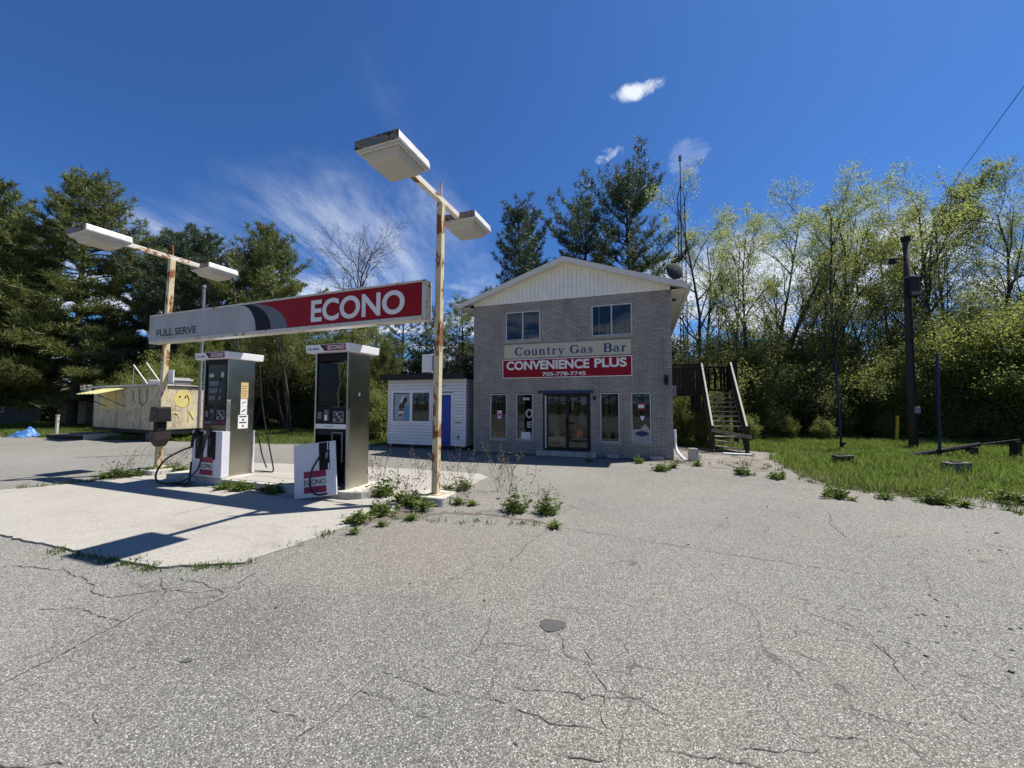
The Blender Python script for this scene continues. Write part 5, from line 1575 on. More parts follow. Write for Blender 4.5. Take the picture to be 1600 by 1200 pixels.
MB().tube([(0, 0, 0), (0, 0, .06)], .09, 10).build('base_flange', M['grey_metal'], vp)

# ------------------------------------------------------------------ plant builders (numpy)
def tubes_np(branches, sides=5):
    """branches: list of (points Nx3, radii N) -> verts, quads"""
    V, Q, base = [], [], 0
    ang = np.arange(sides) * 2 * np.pi / sides
    ca, sa = np.cos(ang), np.sin(ang)
    for P, r in branches:
        P = np.asarray(P, float); n = len(P)
        d = np.gradient(P, axis=0)
        d /= np.linalg.norm(d, axis=1, keepdims=True) + 1e-9
        ref = np.array([0, 0, 1.0]) if abs(d[0, 2]) < 0.9 else np.array([1.0, 0, 0])
        x = np.cross(d, ref); x /= np.linalg.norm(x, axis=1, keepdims=True) + 1e-9
        y = np.cross(d, x)
        ring = P[:, None, :] + (x[:, None, :] * ca[None, :, None] + y[:, None, :] * sa[None, :, None]) * np.asarray(r)[:, None, None]
        V.append(ring.reshape(-1, 3))
        i = np.arange(n - 1)[:, None] * sides; k = np.arange(sides)[None, :]
        a = base + i + k; b = base + i + (k + 1) % sides
        Q.append(np.stack([a, b, b + sides, a + sides], -1).reshape(-1, 4))
        base += n * sides
    return np.concatenate(V), np.concatenate(Q)

def unit(v): return v / (np.linalg.norm(v, axis=-1, keepdims=True) + 1e-9)

def leaf_quads(pos, size, g, up=0.35, aspect=0.6):
    """diamond leaves with random facing"""
    n = len(pos)
    a = unit(g.normal(size=(n, 3)) + np.array([0, 0, -0.2]))
    nrm = unit(g.normal(size=(n, 3)) + np.array([0, 0, up * 3]))
    b = unit(np.cross(nrm, a))
    s = (size * g.uniform(0.6, 1.3, n))[:, None]
    V = np.stack([pos - a * s * .5, pos + b * s * aspect * .5, pos + a * s * .5, pos - b * s * aspect * .5], 1)
    Q = np.arange(n * 4).reshape(n, 4)
    return V.reshape(-1, 3), Q

def needle_tufts(pos, dirs, size, g, k=8, width=0.16, spread=0.9):
    """each tuft: k thin triangles bursting from a point"""
    n = len(pos)
    d = unit(dirs[:, None, :] + g.normal(size=(n, k, 3)) * spread)
    side = unit(np.cross(d, g.normal(size=(n, k, 3))))
    L = (size * g.uniform(0.65, 1.25, (n, k)))[..., None]
    p = pos[:, None, :] + g.normal(size=(n, k, 3)) * size * 0.16
    V = np.stack([p - side * L * width * .5, p + side * L * width * .5, p + d * L], 2)
    return V.reshape(-1, 3), np.arange(n * k * 3).reshape(-1, 3)

def pine_mesh(seed, H, W, cb=0.15, gap=0.5, per=5, tuft=0.26, k=8, droop=0.0, dense=1.0, lop=0.25, power=0.8, irr=0.18, sweep=0.20):
    """white pine: whorled limbs sweeping up at the tips, foliage in plates"""
    g = np.random.default_rng(seed)
    br, tp, td = [], [], []
    n = 10
    zz = np.linspace(0, H, n)
    tx = np.cumsum(g.normal(0, 0.035 * H / n, n)); ty = np.cumsum(g.normal(0, 0.035 * H / n, n))
    trunk = np.stack([tx - tx[0], ty - ty[0], zz], 1)
    r0 = 0.016 * H
    br.append((trunk, r0 * (1 - 0.93 * (zz / H)) + 0.01))
    z = cb * H
    while z < H - 0.15:
        f = (z - cb * H) / (H * (1 - cb))
        prof = (1 - f) ** power * (0.55 + 0.45 * min(1, f / 0.18))
        m = max(3, int(round(per * g.uniform(0.7, 1.3))))
        a0 = g.uniform(0, 6.28)
        for j in range(m):
            az = a0 + 6.28 * j / m + g.normal(0, 0.3)
            L = W * prof * math.exp(g.normal(-.08, irr)) * (1 + lop * math.sin(az + seed + 2.5 * f)) + 0.25
            el = -0.12 - droop + 0.75 * f + g.normal(0, 0.12)
            o = np.array([np.interp(z, zz, trunk[:, 0]), np.interp(z, zz, trunk[:, 1]), z + g.uniform(-.15, .15)])
            t_ = np.linspace(0, 1, 6)[:, None]
            h = np.array([math.cos(az), math.sin(az), 0])
            P = o + h * L * t_ * math.cos(el) + np.array([0, 0, 1]) * L * (math.sin(el) * t_ + (sweep + .1 * f) * t_ ** 2.4)
            P[1:-1] += g.normal(0, 0.03 * L, (4, 3))
            rr = 0.013 * L + 0.006
            br.append((P, rr * (1 - 0.85 * t_[:, 0])))
            ns = max(3, int(L / 0.17 * dense))
            for q in range(ns):
                u = 0.28 + 0.72 * (q + g.uniform(0, 1)) / ns
                i = min(4, int(u * 5)); fr_ = u * 5 - i
                b0 = P[i] * (1 - fr_) + P[i + 1] * fr_
                tang = unit(P[i + 1] - P[i])
                s = 1 if q % 2 else -1
                side = unit(np.cross(tang, np.array([0, 0, 1.0]))) * s
                l2 = (0.12 + 0.30 * L * (1 - u * 0.75)) * g.uniform(0.6, 1.2)
                dv = unit(tang * g.uniform(.35, .9) + side * g.uniform(.5, 1.1) + np.array([0, 0, g.uniform(.0, .35)]))
                nt = max(2, int(l2 / 0.14))
                for w in range(nt):
                    tp.append(b0 + dv * l2 * (w + 0.7) / nt + g.normal(0, 0.03, 3))
                    td.append(dv * 0.6 + np.array([0, 0, 0.55]))
                if L > 1.0 and q % 2 == 0:
                    br.append((np.stack([b0, b0 + dv * l2 * .9]), np.array([.012, .004])))
            tp.append(P[-1]); td.append(unit(P[-1] - P[-2]) + np.array([0, 0, .4]))
        z += gap * g.uniform(0.6, 1.35) * (1 - 0.35 * f)
    for _ in range(14):
        tp.append(trunk[-1] + g.normal(0, .12, 3) - np.array([0, 0, g.uniform(0, .6)])); td.append(np.array([0, 0, 1.0]))
    bv, bq = tubes_np(br, 5)
    nv, nt_ = needle_tufts(np.array(tp), unit(np.array(td)), tuft, g, k)
    return np_mesh('trunk', bv, Fq=bq, smooth=True), np_mesh('crown', nv, Ft=nt_)

def broad_mesh(seed, H, spread=0.42, r0=None, leaves=9, leaf=0.10, levels=3, base=0.3, stems=1, kids=(9, 7, 5), upward=0.35, lo=0.25, jitter=.1):
    """broadleaf tree grown branch by branch; leaves sit round the outer twigs"""
    g = np.random.default_rng(seed)
    br, lp = [], []
    def grow(o, d, L, r, lev):
        n = 7 if lev == 0 else (5 if lev == 1 else 4)
        P = [np.array(o, float)]
        dd = np.array(d, float)
        for i in range(n - 1):
            dd = unit(dd + g.normal(0, 0.09 + 0.05 * lev, 3) + np.array([0, 0, upward * (.25 if lev == 0 else .16)]))
            P.append(P[-1] + dd * L / (n - 1))
        P = np.array(P)
        t_ = np.linspace(0, 1, n)
        br.append((P, np.maximum(r * (1 - .80 * t_), 0.0045)))
        if lev >= levels:
            if leaves:
                m = g.poisson(leaves)
                if m:
                    u = g.uniform(lo, 1.05, m) * (n - 1)
                    i = np.clip(u.astype(int), 0, n - 2); f = (u - i)[:, None]
                    lp.append(P[i] * (1 - f) + P[i + 1] * f + g.normal(0, jitter, (m, 3)))
            return
        kn = max(2, int(kids[lev] * g.uniform(.7, 1.3)))
        for j in range(kn):
            b = base if lev == 0 else 0.25
            u = b + (1 - b) * (j + g.uniform(0, 1)) / kn
            u = min(u, .98) * (n - 1)
            i = int(u); f = u - i
            p = P[i] * (1 - f) + P[i + 1] * f
            tg = unit(P[i + 1] - P[i])
            q = unit(np.cross(tg, g.normal(size=3)))
            ang = g.uniform(.45, .95) * (spread / .42)
            nd = unit(tg * math.cos(ang) + q * math.sin(ang))
            rem = 1 - u / (n - 1)
            if lev == 0: l2 = L * (spread * (.45 + .75 * rem)) * g.uniform(.75, 1.2)
            else: l2 = L * (.30 + .30 * rem) * g.uniform(.7, 1.25)
            grow(p, nd, l2, r * (1 - .8 * u / (n - 1)) * .55 + .003, lev + 1)
    r0 = r0 or 0.011 * H
    for s in range(stems):
        d = unit(np.array([0, 0, 1.0]) + g.normal(0, .05 + .20 * (stems > 1), 3) * np.array([1, 1, 0]))
        grow((g.normal(0, .12 * (stems > 1)), g.normal(0, .12 * (stems > 1)), -.05), d, H * (1 if s == 0 else g.uniform(.65, .98)), r0, 0)
    bv, bq = tubes_np(br, 4)
    tm = np_mesh('trunk', bv, Fq=bq, smooth=True)
    if not leaves: return tm, None
    lv, lq = leaf_quads(np.concatenate(lp), leaf, g)
    return tm, np_mesh('crown', lv, Fq=lq)

def plant(name, meshes, mats, label, cat, loc, rz=0.0, s=1.0, sz=None, group=None, parts=('trunk', 'crown')):
    t_ = thing(name, label, cat, loc, rz, group)
    t_.scale = (s, s, sz if sz else s)
    for me, m, pn_ in zip(meshes, mats, parts):
        if me is None: continue
        o = bpy.data.objects.new(pn_, me)
        o.parent = t_
        COL.objects.link(o)
        if not me.materials: me.materials.append(m)
        else:
            o.material_slots[0].link = 'OBJECT'; o.material_slots[0].material = m
    return t_

# ------------------------------------------------------------------ trees
PF1 = pine_mesh(11, 16, 5.2, cb=0.13, gap=0.55, per=6, tuft=0.34, k=8, droop=.10, dense=.85, power=.62)
PF2 = pine_mesh(12, 15, 4.6, cb=0.12, gap=0.55, per=6, tuft=0.34, k=8, droop=.06, dense=.85, power=.60)
PO1 = pine_mesh(21, 20, 3.3, cb=0.36, gap=0.85, per=5, tuft=0.30, k=9, dense=1.0, lop=.30, power=.30, irr=.36, sweep=.34)
PO2 = pine_mesh(24, 17, 3.2, cb=0.30, gap=0.72, per=5, tuft=0.30, k=9, dense=1.0, lop=.3, power=.55, irr=.40, sweep=.36)
PO3 = pine_mesh(23, 15.5, 3.9, cb=0.25, gap=0.66, per=5, tuft=0.30, k=9, dense=1.0, lop=.2, power=.62, irr=.32, sweep=.30)
PS = pine_mesh(31, 8.5, 2.1, cb=0.30, gap=0.5, per=4, tuft=0.26, k=8, dense=.8, lop=.3)
BK, BG, ND, NB = M['bark'], M['bark_grey'], M['needles'], M['needles_blue']
for (pm, m_, x, y, h, rz_, s_, lab) in (
        (PF1, ND, -29.2, 25.5, 17.0, .3, 1.06, 'tallest dark pine of the left group, behind the far lamp'),
        (PF2, ND, -34.0, 24.5, 16.0, 1.9, 1.06, 'dark pine cut by the left edge of the picture'),
        (PF2, NB, -26.3, 29.5, 16, 2.7, .98, 'dark pine just right of the tallest one on the left'),
        (PF1, NB, -22.3, 27.5, 13.6, 4.0, .86, 'broad pine right behind the left rusty lamp post'),
        (PF2, ND, -18.2, 28.0, 14.0, 5.1, .95, 'open-topped pine above the white half of the sign'),
        (PF1, ND, -38.5, 30.0, 15, 2.2, .95, 'dark pine shading the far grey house'),
        (PO1, NB, 8.3, 26.5, 20, .6, .86, 'tallest slim pine behind the brick building'),
        (PO2, NB, 5.3, 27.0, 17.6, 2.0, .94, 'middle pine of the three behind the building roof'),
        (PO3, NB, .5, 26.0, 15.6, 4.2, .96, 'bushy pine behind the left slope of the building roof'),
        (PS, NB, -7.2, 25.0, 8.5, .2, 1.0, 'thin pine seen under the red end of the sign'),
        (PS, NB, -5.2, 26.0, 8, 1.7, .96, 'thin pine rising behind the kiosk roof'),
        (PS, ND, -3.2, 25.0, 8, 3.1, .98, 'thin pine between the right rusty post and the building'),
        (PS, ND, -9.6, 27.0, 8, 4.4, 1.0, 'thin pine behind the right fuel pump')):
    plant('pine_tree', pm, (BK, m_), lab, 'pine tree', (x, y, -.03), rz_, s_, group='pines behind the lot')

B1 = broad_mesh(41, 13.5, spread=.34, leaves=18, leaf=.085, kids=(16, 7, 5), base=.28, jitter=.16)
B2 = broad_mesh(42, 13.0, spread=.32, leaves=15, leaf=.085, kids=(15, 7, 5), base=.24, stems=2, jitter=.16)
B3 = broad_mesh(43, 12.5, spread=.40, leaves=20, leaf=.085, kids=(16, 7, 5), base=.28, jitter=.16)
B4 = broad_mesh(45, 12.0, spread=.36, leaves=40, leaf=.095, jitter=.15, kids=(14, 7, 5), base=.22, stems=2)
BARE = broad_mesh(52, 12.6, spread=.50, leaves=0, kids=(18, 9, 7), base=.38)
POLE = broad_mesh(53, 9.0, spread=.16, leaves=3, leaf=.10, kids=(12, 5, 3), base=.35, r0=.06)
SP, LM, LD = M['leaf_spring'], M['leaf_mid'], M['leaf_dark']
plant('bare_tree', BARE, (M['bark_dark'],), 'leafless tree standing against the sky above the red sign', 'tree', (-10.3, 25.0, -.03), .4, 1.0)
for (pm, m_, x, y, rz_, s_, lab) in (
        (B1, SP, 11.2, 23.0, .5, 1.04, 'pale spring tree beside the antenna tower'),
        (B2, SP, 14.6, 23.0, 1.6, 1.06, 'pale spring tree right of the stairs with bare forked trunk'),
        (B3, SP, 17.9, 20.5, 2.8, .93, 'pale spring tree left of the utility pole'),
        (B2, SP, 19.8, 22.0, 3.3, .90, 'twin-stemmed spring tree just left of the utility pole top'),
        (B1, SP, 22.6, 20.5, 4.5, .93, 'spring tree just right of the utility pole top'),
        (B3, SP, 25.2, 21.5, .9, .95, 'tall spring tree second from the right edge'),
        (B3, LM, 27.5, 19.5, 5.6, .95, 'leafy tree at the right edge of the picture'),
        (B3, LM, 24.4, 18.6, 2.4, .88, 'fuller green tree in front near the right edge'),
        (B3, SP, 13.2, 26.5, 3.9, 1.0, 'thin spring tree far back between tower and stairs'),
        (B1, LM, 9.4, 25.5, 3.1, .72, 'yellow-green tree under the tallest pine'),
        (B2, SP, 21.5, 27.0, .2, 1.02, 'hazy spring tree far behind the utility pole'),
        (B1, SP, 16.4, 27.5, 5.0, .98, 'far spring tree in the gap right of the stairs'),
        (B3, SP, 20.9, 18.4, 1.2, .92, 'spring tree directly behind the right blue pole'),
        (B1, SP, 15.9, 19.0, 2.2, .80, 'low-branched spring tree above the left blue pole'),
        (B3, SP, 12.3, 20.8, 5.2, .86, 'spring tree directly behind the stairs'),
        (B4, LM, 22.9, 22.5, .7, 1.05, 'tall leafy tree deep in the woods near the right edge'),
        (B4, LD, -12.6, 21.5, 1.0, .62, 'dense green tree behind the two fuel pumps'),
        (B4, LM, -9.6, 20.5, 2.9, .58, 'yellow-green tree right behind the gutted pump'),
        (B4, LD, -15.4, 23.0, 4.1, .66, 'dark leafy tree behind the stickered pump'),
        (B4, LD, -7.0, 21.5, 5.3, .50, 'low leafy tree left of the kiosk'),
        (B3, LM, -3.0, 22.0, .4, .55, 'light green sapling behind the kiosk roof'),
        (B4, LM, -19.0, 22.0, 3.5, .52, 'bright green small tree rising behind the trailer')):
    plant('broadleaf_tree', pm, (BG, m_), lab, 'tree', (x, y, -.03), rz_, s_, group='leafy trees round the lot')
rt = random.Random(9)
slim = [(10.6, 18.6), (11.9, 20.2), (12.9, 18.8), (14.1, 19.4), (15.0, 18.4), (15.9, 20.0), (17.0, 18.9), (18.7, 19.2), (20.6, 18.6), (22.2, 19.4), (-13.9, 20.4), (-11.2, 19.6), (-8.4, 19.9)]
for i, (x, y) in enumerate(slim):
    left = x < 0
    plant('slim_tree', POLE, (BG, LM), 'slim bare-stemmed young tree in the thicket behind the pumps' if left else 'slim bare-stemmed young tree at the front of the right-hand woods', 'tree',
          (x, y, -.03), rt.uniform(0, 6.28), rt.uniform(.65, 1.05), group='slim saplings behind the pumps' if left else 'slim saplings in the right-hand woods')

# ------------------------------------------------------------------ bushes
def bush_mesh(seed, R_, H, n, leaf):
    g = np.random.default_rng(seed)
    br, pos = [], []
    ns = 16
    for i in range(ns):
        az = g.uniform(0, 6.28); lean = g.uniform(.05, .75)
        tip = np.array([math.cos(az) * R_ * lean * 1.15, math.sin(az) * R_ * lean * 1.15, H * g.uniform(.62, 1.05) * (1 - .45 * lean ** 2)])
        o = np.array([math.cos(az) * .12, math.sin(az) * .12, -.03])
        t_ = np.linspace(0, 1, 6)[:, None]
        P = o + (tip - o) * t_ + np.array([0, 0, 1]) * (np.sin(t_ * np.pi) * .12 * H)
        P[1:] += g.normal(0, .05 * R_, (5, 3))
        br.append((P, .028 * (1 - .8 * t_[:, 0]) + .004))
        for q in range(9):
            u = g.uniform(.08, 1) * 5; k = min(4, int(u)); f = u - k
            p = P[k] * (1 - f) + P[k + 1] * f
            d = unit(g.normal(size=3) + np.array([0, 0, .3])) * R_ * g.uniform(.2, .42)
            br.append((np.stack([p, p + d * .5 + g.normal(0, .03, 3), p + d]), np.array([.012, .008, .004])))
            m = n // (ns * 9)
            w = g.uniform(.1, 1.1, m)[:, None]
            pos.append(p + d * w + g.normal(0, .09 * R_, (m, 3)))
    pos = np.concatenate(pos); pos = pos[pos[:, 2] > .04]
    bv, bq = tubes_np(br, 4)
    lv, lq = leaf_quads(pos, leaf, g, .45)
    return np_mesh('stems', bv, Fq=bq), np_mesh('foliage', lv, Fq=lq)
S1 = bush_mesh(61, 1.8, 3.8, 17000, .085)
S2 = bush_mesh(62, 2.1, 4.9, 24000, .085)
S3 = bush_mesh(63, 1.5, 2.4, 9000, .08)
S4 = bush_mesh(64, 1.6, 3.4, 5200, .085)
rs = random.Random(4)
GR = 'bushes along the foot of the right-hand woods'
spots = [  # x, y, mesh, scale, material
    (9.2, 17.6, S4, .9, LM), (10.4, 18.4, S4, 1.15, LM), (11.6, 17.8, S3, .9, LD), (12.7, 18.0, S4, 1.2, LM), (13.6, 17.4, S4, .95, LD), (14.6, 17.8, S4, 1.2, LM),
    (15.6, 17.0, S1, .80, LD), (16.3, 16.4, S1, .95, LM), (17.5, 15.8, S2, .95, LM), (18.6, 15.2, S2, 1.05, LM), (19.6, 14.8, S2, 1.05, LM), (20.6, 14.6, S2, 1.1, LM), (21.4, 13.8, S2, 1.0, LM),
    (17.2, 17.6, S1, 1.1, LD), (19.0, 17.0, S2, 1.15, LD), (21.0, 16.6, S2, 1.2, LM), (23.0, 16.4, S2, 1.2, LD), (15.2, 19.4, S2, 1.0, LD), (13.0, 20.0, S2, 1.0, LD), (11.0, 20.2, S2, .95, LD),
    (9.4, 20.4, S1, 1.1, LM), (17.4, 20.4, S2, 1.1, LD), (7.9, 19.2, S4, 1.0, LM), (8.2, 17.4, S4, .75, LM), (22.6, 13.4, S2, .9, LM), (14.0, 22.5, S2, 1.25, LD), (10.0, 23.5, S2, 1.2, LD), (12.0, 22.4, S2, 1.2, LD), (16.0, 22.6, S2, 1.25, LD), (18.4, 22.6, S2, 1.25, LD), (20.8, 20.8, S2, 1.25, LD), (23.4, 19.0, S2, 1.3, LD)] + [(9.0 + 1.05 * k + rs.uniform(-.4, .4), 16.4 + rs.uniform(-.6, .9) - max(0, k - 6) * .28, S3, rs.uniform(.35, .62), LM) for k in range(14)]
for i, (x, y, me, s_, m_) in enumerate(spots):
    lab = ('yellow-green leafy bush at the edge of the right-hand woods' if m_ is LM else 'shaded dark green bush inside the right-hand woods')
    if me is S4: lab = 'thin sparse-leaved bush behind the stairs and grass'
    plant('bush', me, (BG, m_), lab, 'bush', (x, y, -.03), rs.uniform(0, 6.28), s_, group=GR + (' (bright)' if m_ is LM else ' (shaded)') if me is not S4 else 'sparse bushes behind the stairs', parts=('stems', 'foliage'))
spots = [(-14.2, 20.2, S2, .95, LD), (-12.6, 19.4, S2, 1.0, LD), (-11.0, 19.0, S1, 1.15, LD), (-9.6, 18.6, S2, .95, LD), (-8.3, 18.4, S2, .95, LD), (-7.2, 18.2, S1, 1.0, LM), (-6.3, 17.4, S3, .95, LD), (-5.7, 16.6, S3, .85, LM),
         (-6.8, 20.0, S2, 1.0, LD), (-4.6, 20.6, S2, .9, LD), (-2.6, 20.6, S2, .95, LD), (-10.2, 21.8, S2, 1.1, LD), (-13.0, 22.4, S2, 1.1, LD), (-16.0, 21.6, S2, 1.0, LD)]
spots = [(x, y, me, s_, m_) if x > -6.5 and y < 18 else (x * 1.28, y * 1.28, me, s_ * 1.28, m_) for x, y, me, s_, m_ in spots]
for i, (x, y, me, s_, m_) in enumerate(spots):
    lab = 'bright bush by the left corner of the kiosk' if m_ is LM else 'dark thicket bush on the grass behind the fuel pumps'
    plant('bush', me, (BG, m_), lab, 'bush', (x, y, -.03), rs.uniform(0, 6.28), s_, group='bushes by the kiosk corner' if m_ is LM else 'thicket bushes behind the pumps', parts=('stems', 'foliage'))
for (x, y, me, s_, m_, lab) in ((-17.6, 20.0, S2, .82, LM, 'bright green bush behind the right end of the trailer'), (-19.4, 20.8, S1, .95, LM, 'bright green bush behind the trailer roof vents'),
                                (-22.5, 22.6, S1, .9, LD, 'dark bush left of the trailer awning'),
                                (7.2, 16.2, S4, .62, LM, 'thin vine-like bush under the wooden deck'), (6.95, 14.2, S4, .45, LM, 'small climbing bush at the right corner of the building')):
    plant('bush', me, (BG, m_), lab, 'bush', (x, y, -.03), rs.uniform(0, 6.28), s_, parts=('stems', 'foliage'))

# far woods that read as one mass, closing gaps between trunks; unseen bands added for reflections
g = np.random.default_rng(77)
fp_, fb = [], []
def far_band(x0, y0, x1, y1, n, hmax):
    for i in range(n):
        u = g.uniform()
        c = np.array([x0 + (x1 - x0) * u, y0 + (y1 - y0) * u + g.uniform(-2, 2), 0])
        h = hmax * g.uniform(.4, 1.0)
        m = 330
        q = g.normal(size=(m, 3)) * np.array([1.3, 1.3, h * .28]) + c + np.array([0, 0, h * .5])
        fp_.append(q[q[:, 2] > 0])
        fb.append((np.array([c, c + np.array([g.normal(0, .2), 0, h])]), np.array([.07, .015])))
far_band(8, 29, 34, 25, 105, 6.0)
far_band(-60, 36, -8, 29, 110, 7.0)
far_band(-10, 30, 10, 30, 46, 5.5)
far_band(28, 24, 42, 4, 60, 7.0)
far_band(-45, -24, 45, -24, 170, 15.0)  # out-of-view woods behind the camera, added to darken the window reflections
far_band(-50, -24, -52, 34, 110, 14.0)  # out-of-view woods on the left, added to darken the pump glass reflections
lv, lq = leaf_quads(np.concatenate(fp_), .20, g, .4)
fp_ = []
far_band(9, 28, 31, 24, 50, 6.5)
far_band(25, 24, 36, 10, 44, 9.0)
lv2, lq2 = leaf_quads(np.concatenate(fp_), .15, g, .4)
fw = thing('far_woods', 'far woodland mass between the nearer trunks, with unseen bands added for reflections', 'woods')
fw['kind'] = 'stuff'
o = link('foliage', np_mesh('foliage', lv, Fq=lq), LD, fw); o['kind'] = 'stuff'
o = link('spring_foliage', np_mesh('spring_foliage', lv2, Fq=lq2), LM, fw); o['kind'] = 'stuff'
bv, bq = tubes_np(fb, 4)
o = link('stems', np_mesh('stems', bv, Fq=bq), BG, fw); o['kind'] = 'stuff'

# ------------------------------------------------------------------ grass
def inside(P, poly):
    x, y = P[:, 0], P[:, 1]
    r = np.zeros(len(P), bool)
    n = len(poly)
    for i in range(n):
        x0, y0 = poly[i]; x1, y1 = poly[(i + 1) % n]
        c = ((y0 > y) != (y1 > y)) & (x < (x1 - x0) * (y - y0) / (y1 - y0 + 1e-12) + x0)
        r ^= c
    return r
def vnoise(P, scale, seed):
    g = np.random.default_rng(seed); T = g.uniform(size=(64, 64))
    q = P * scale; i = np.floor(q).astype(int); f = q - i; f = f * f * (3 - 2 * f)
    a = T[i[:, 0] % 64, i[:, 1] % 64]; b = T[(i[:, 0] + 1) % 64, i[:, 1] % 64]
    c = T[i[:, 0] % 64, (i[:, 1] + 1) % 64]; d = T[(i[:, 0] + 1) % 64, (i[:, 1] + 1) % 64]
    return (a * (1 - f[:, 0]) + b * f[:, 0]) * (1 - f[:, 1]) + (c * (1 - f[:, 0]) + d * f[:, 0]) * f[:, 1]
def blades(P, h, w, g, z=0.0):
    n = len(P)
    az = g.uniform(0, 6.28, n)
    side = np.stack([np.cos(az), np.sin(az), np.zeros(n)], 1) * w[:, None] * .5
    lean = np.stack([g.normal(0, .35, n), g.normal(0, .35, n), np.zeros(n)], 1) * h[:, None]
    b = np.stack([P[:, 0], P[:, 1], np.full(n, z)], 1)
    mid = b + lean * .3 + np.array([0, 0, 1]) * h[:, None] * .6
    tip = b + lean + np.array([0, 0, 1]) * h[:, None] * .95
    V = np.stack([b - side, b + side, mid + side * .7, mid - side * .7, tip], 1).reshape(-1, 3)
    k = np.arange(n)[:, None] * 5
    return V, k + np.array([[0, 1, 2, 3]]), k + np.array([[3, 2, 4]])
def grass(name, poly, n, hmin, hmax, w, label, seed, m=None, thin=None):
    g = np.random.default_rng(seed)
    A_ = np.array(poly); lo, hi = A_.min(0), A_.max(0)
    P = g.uniform(lo, hi, (n * 3, 2)); P = P[inside(P, poly)]
    nz = vnoise(P, 1.1, seed) * .6 + vnoise(P, 3.7, seed + 1) * .4
    keep = g.uniform(size=len(P)) < np.clip(.25 + 1.1 * nz, 0, 1)
    if thin is not None: keep &= g.uniform(size=len(P)) < thin(P)
    P = P[keep][:n]; nz = nz[keep][:n]
    h = (hmin + (hmax - hmin) * nz ** 1.5) * g.uniform(.55, 1.2, len(P))
    V, Q, T = blades(P, h, np.full(len(P), w) * g.uniform(.6, 1.3, len(P)), g)
    o = link(name, np_mesh(name, V, Fq=Q, Ft=T), m or M['grass'])
    return tag(o, label, 'grass', kind='stuff')
GRR = [(6.6, 13.8), (8.6, 12.3), (7.2, 11.0), (6.85, 9.6), (6.38, 8.4), (6.3, 7.35), (6.6, 6.95), (7.2, 6.45), (8.6, 6.2), (11.0, 5.2), (15.5, 5.5), (24, 8.5), (24, 14), (20, 18.5), (8.0, 19.0), (6.8, 16)]
def edgedist(P):
    e = np.array(LOT_EDGE_R); d = np.full(len(P), 9.0)
    for a, b in zip(e, e[1:]):
        ab = b - a; t_ = np.clip(((P - a) @ ab) / (ab @ ab), 0, 1)
        d = np.minimum(d, np.linalg.norm(P - (a + t_[:, None] * ab), axis=1))
    return d
def blockmask(P):
    m_ = np.ones(len(P))
    for cx, cy in ((8.45, 9.6), (9.95, 8.4)):     # trodden patch in front of each footing block
        m_ *= np.clip(np.hypot((P[:, 0] - cx) / .5, (P[:, 1] - cy) / .55) - .45, .05, 1)
    return m_
grass('grass', GRR, 150000, .10, .40, .016, 'rough green grass on the verge in front of the right-hand woods', 5, thin=lambda P: np.clip(.15 + edgedist(P) * .8, 0, 1) * blockmask(P))
grass('dry_grass', GRR, 14000, .05, .24, .012, 'dead straw among the green grass of the right verge', 6, M['grass_dry'], thin=lambda P: np.clip(1.2 - edgedist(P) * .35, .12, 1))
GLL = [(-34, 22), (-24.6, 18.9), (-20.4, 17.8), (-12.4, 15.9), (-8.5, 15.2), (-5.0, 14.8), (-4.6, 24), (-8, 27), (-20, 29), (-38, 30)]
grass('grass', GLL, 95000, .08, .30, .022, 'green grass behind the lot from the trailer to the kiosk', 8)
# tufts sprouting along the frayed edges
g = np.random.default_rng(15)
tu = []
for a, b, n in ((( -4.9, 4.22), (-3.45, 3.78), 34), ((-3.45, 3.78), (-2.66, 3.9), 14), ((-2.66, 3.9), (-2.25, 4.8), 8), ((-9.4, 7.0), (-7.9, 8.4), 34), ((4.0, 10.7), (7.0, 9.4), 40), ((6.9, 11.3), (7.3, 12.4), 20), ((6.3, 8.4), (6.2, 7.2), 26), ((6.2, 7.2), (7.6, 5.85), 46), ((7.6, 5.85), (9.0, 4.7), 30), ((-1.9, 5.4), (.6, 5.1), 14)):
    for _ in range(n):
        u = g.uniform(); c = np.array(a) * (1 - u) + np.array(b) * u + g.normal(0, .03 if n < 36 and a[0] < 0 else (.09 if a[0] < 0 else .22), 2)
        tu.append((c, int(g.integers(5, 22)), g.uniform(.02, .07 if a[0] < 0 and a[1] < 6 else .13)))
P = np.concatenate([c + g.normal(0, .035, (k, 2)) for c, k, h in tu]); H_ = np.concatenate([np.full(k, h) * g.uniform(.5, 1.3, k) for c, k, h in tu])
V, Q, T = blades(P, H_, np.full(len(P), .010), g)
tag(link('grass_tufts', np_mesh('grass_tufts', V, Fq=Q, Ft=T), M['leaf_weed']), 'short grass tufts sprouting along the concrete and asphalt edges', 'grass', kind='stuff')

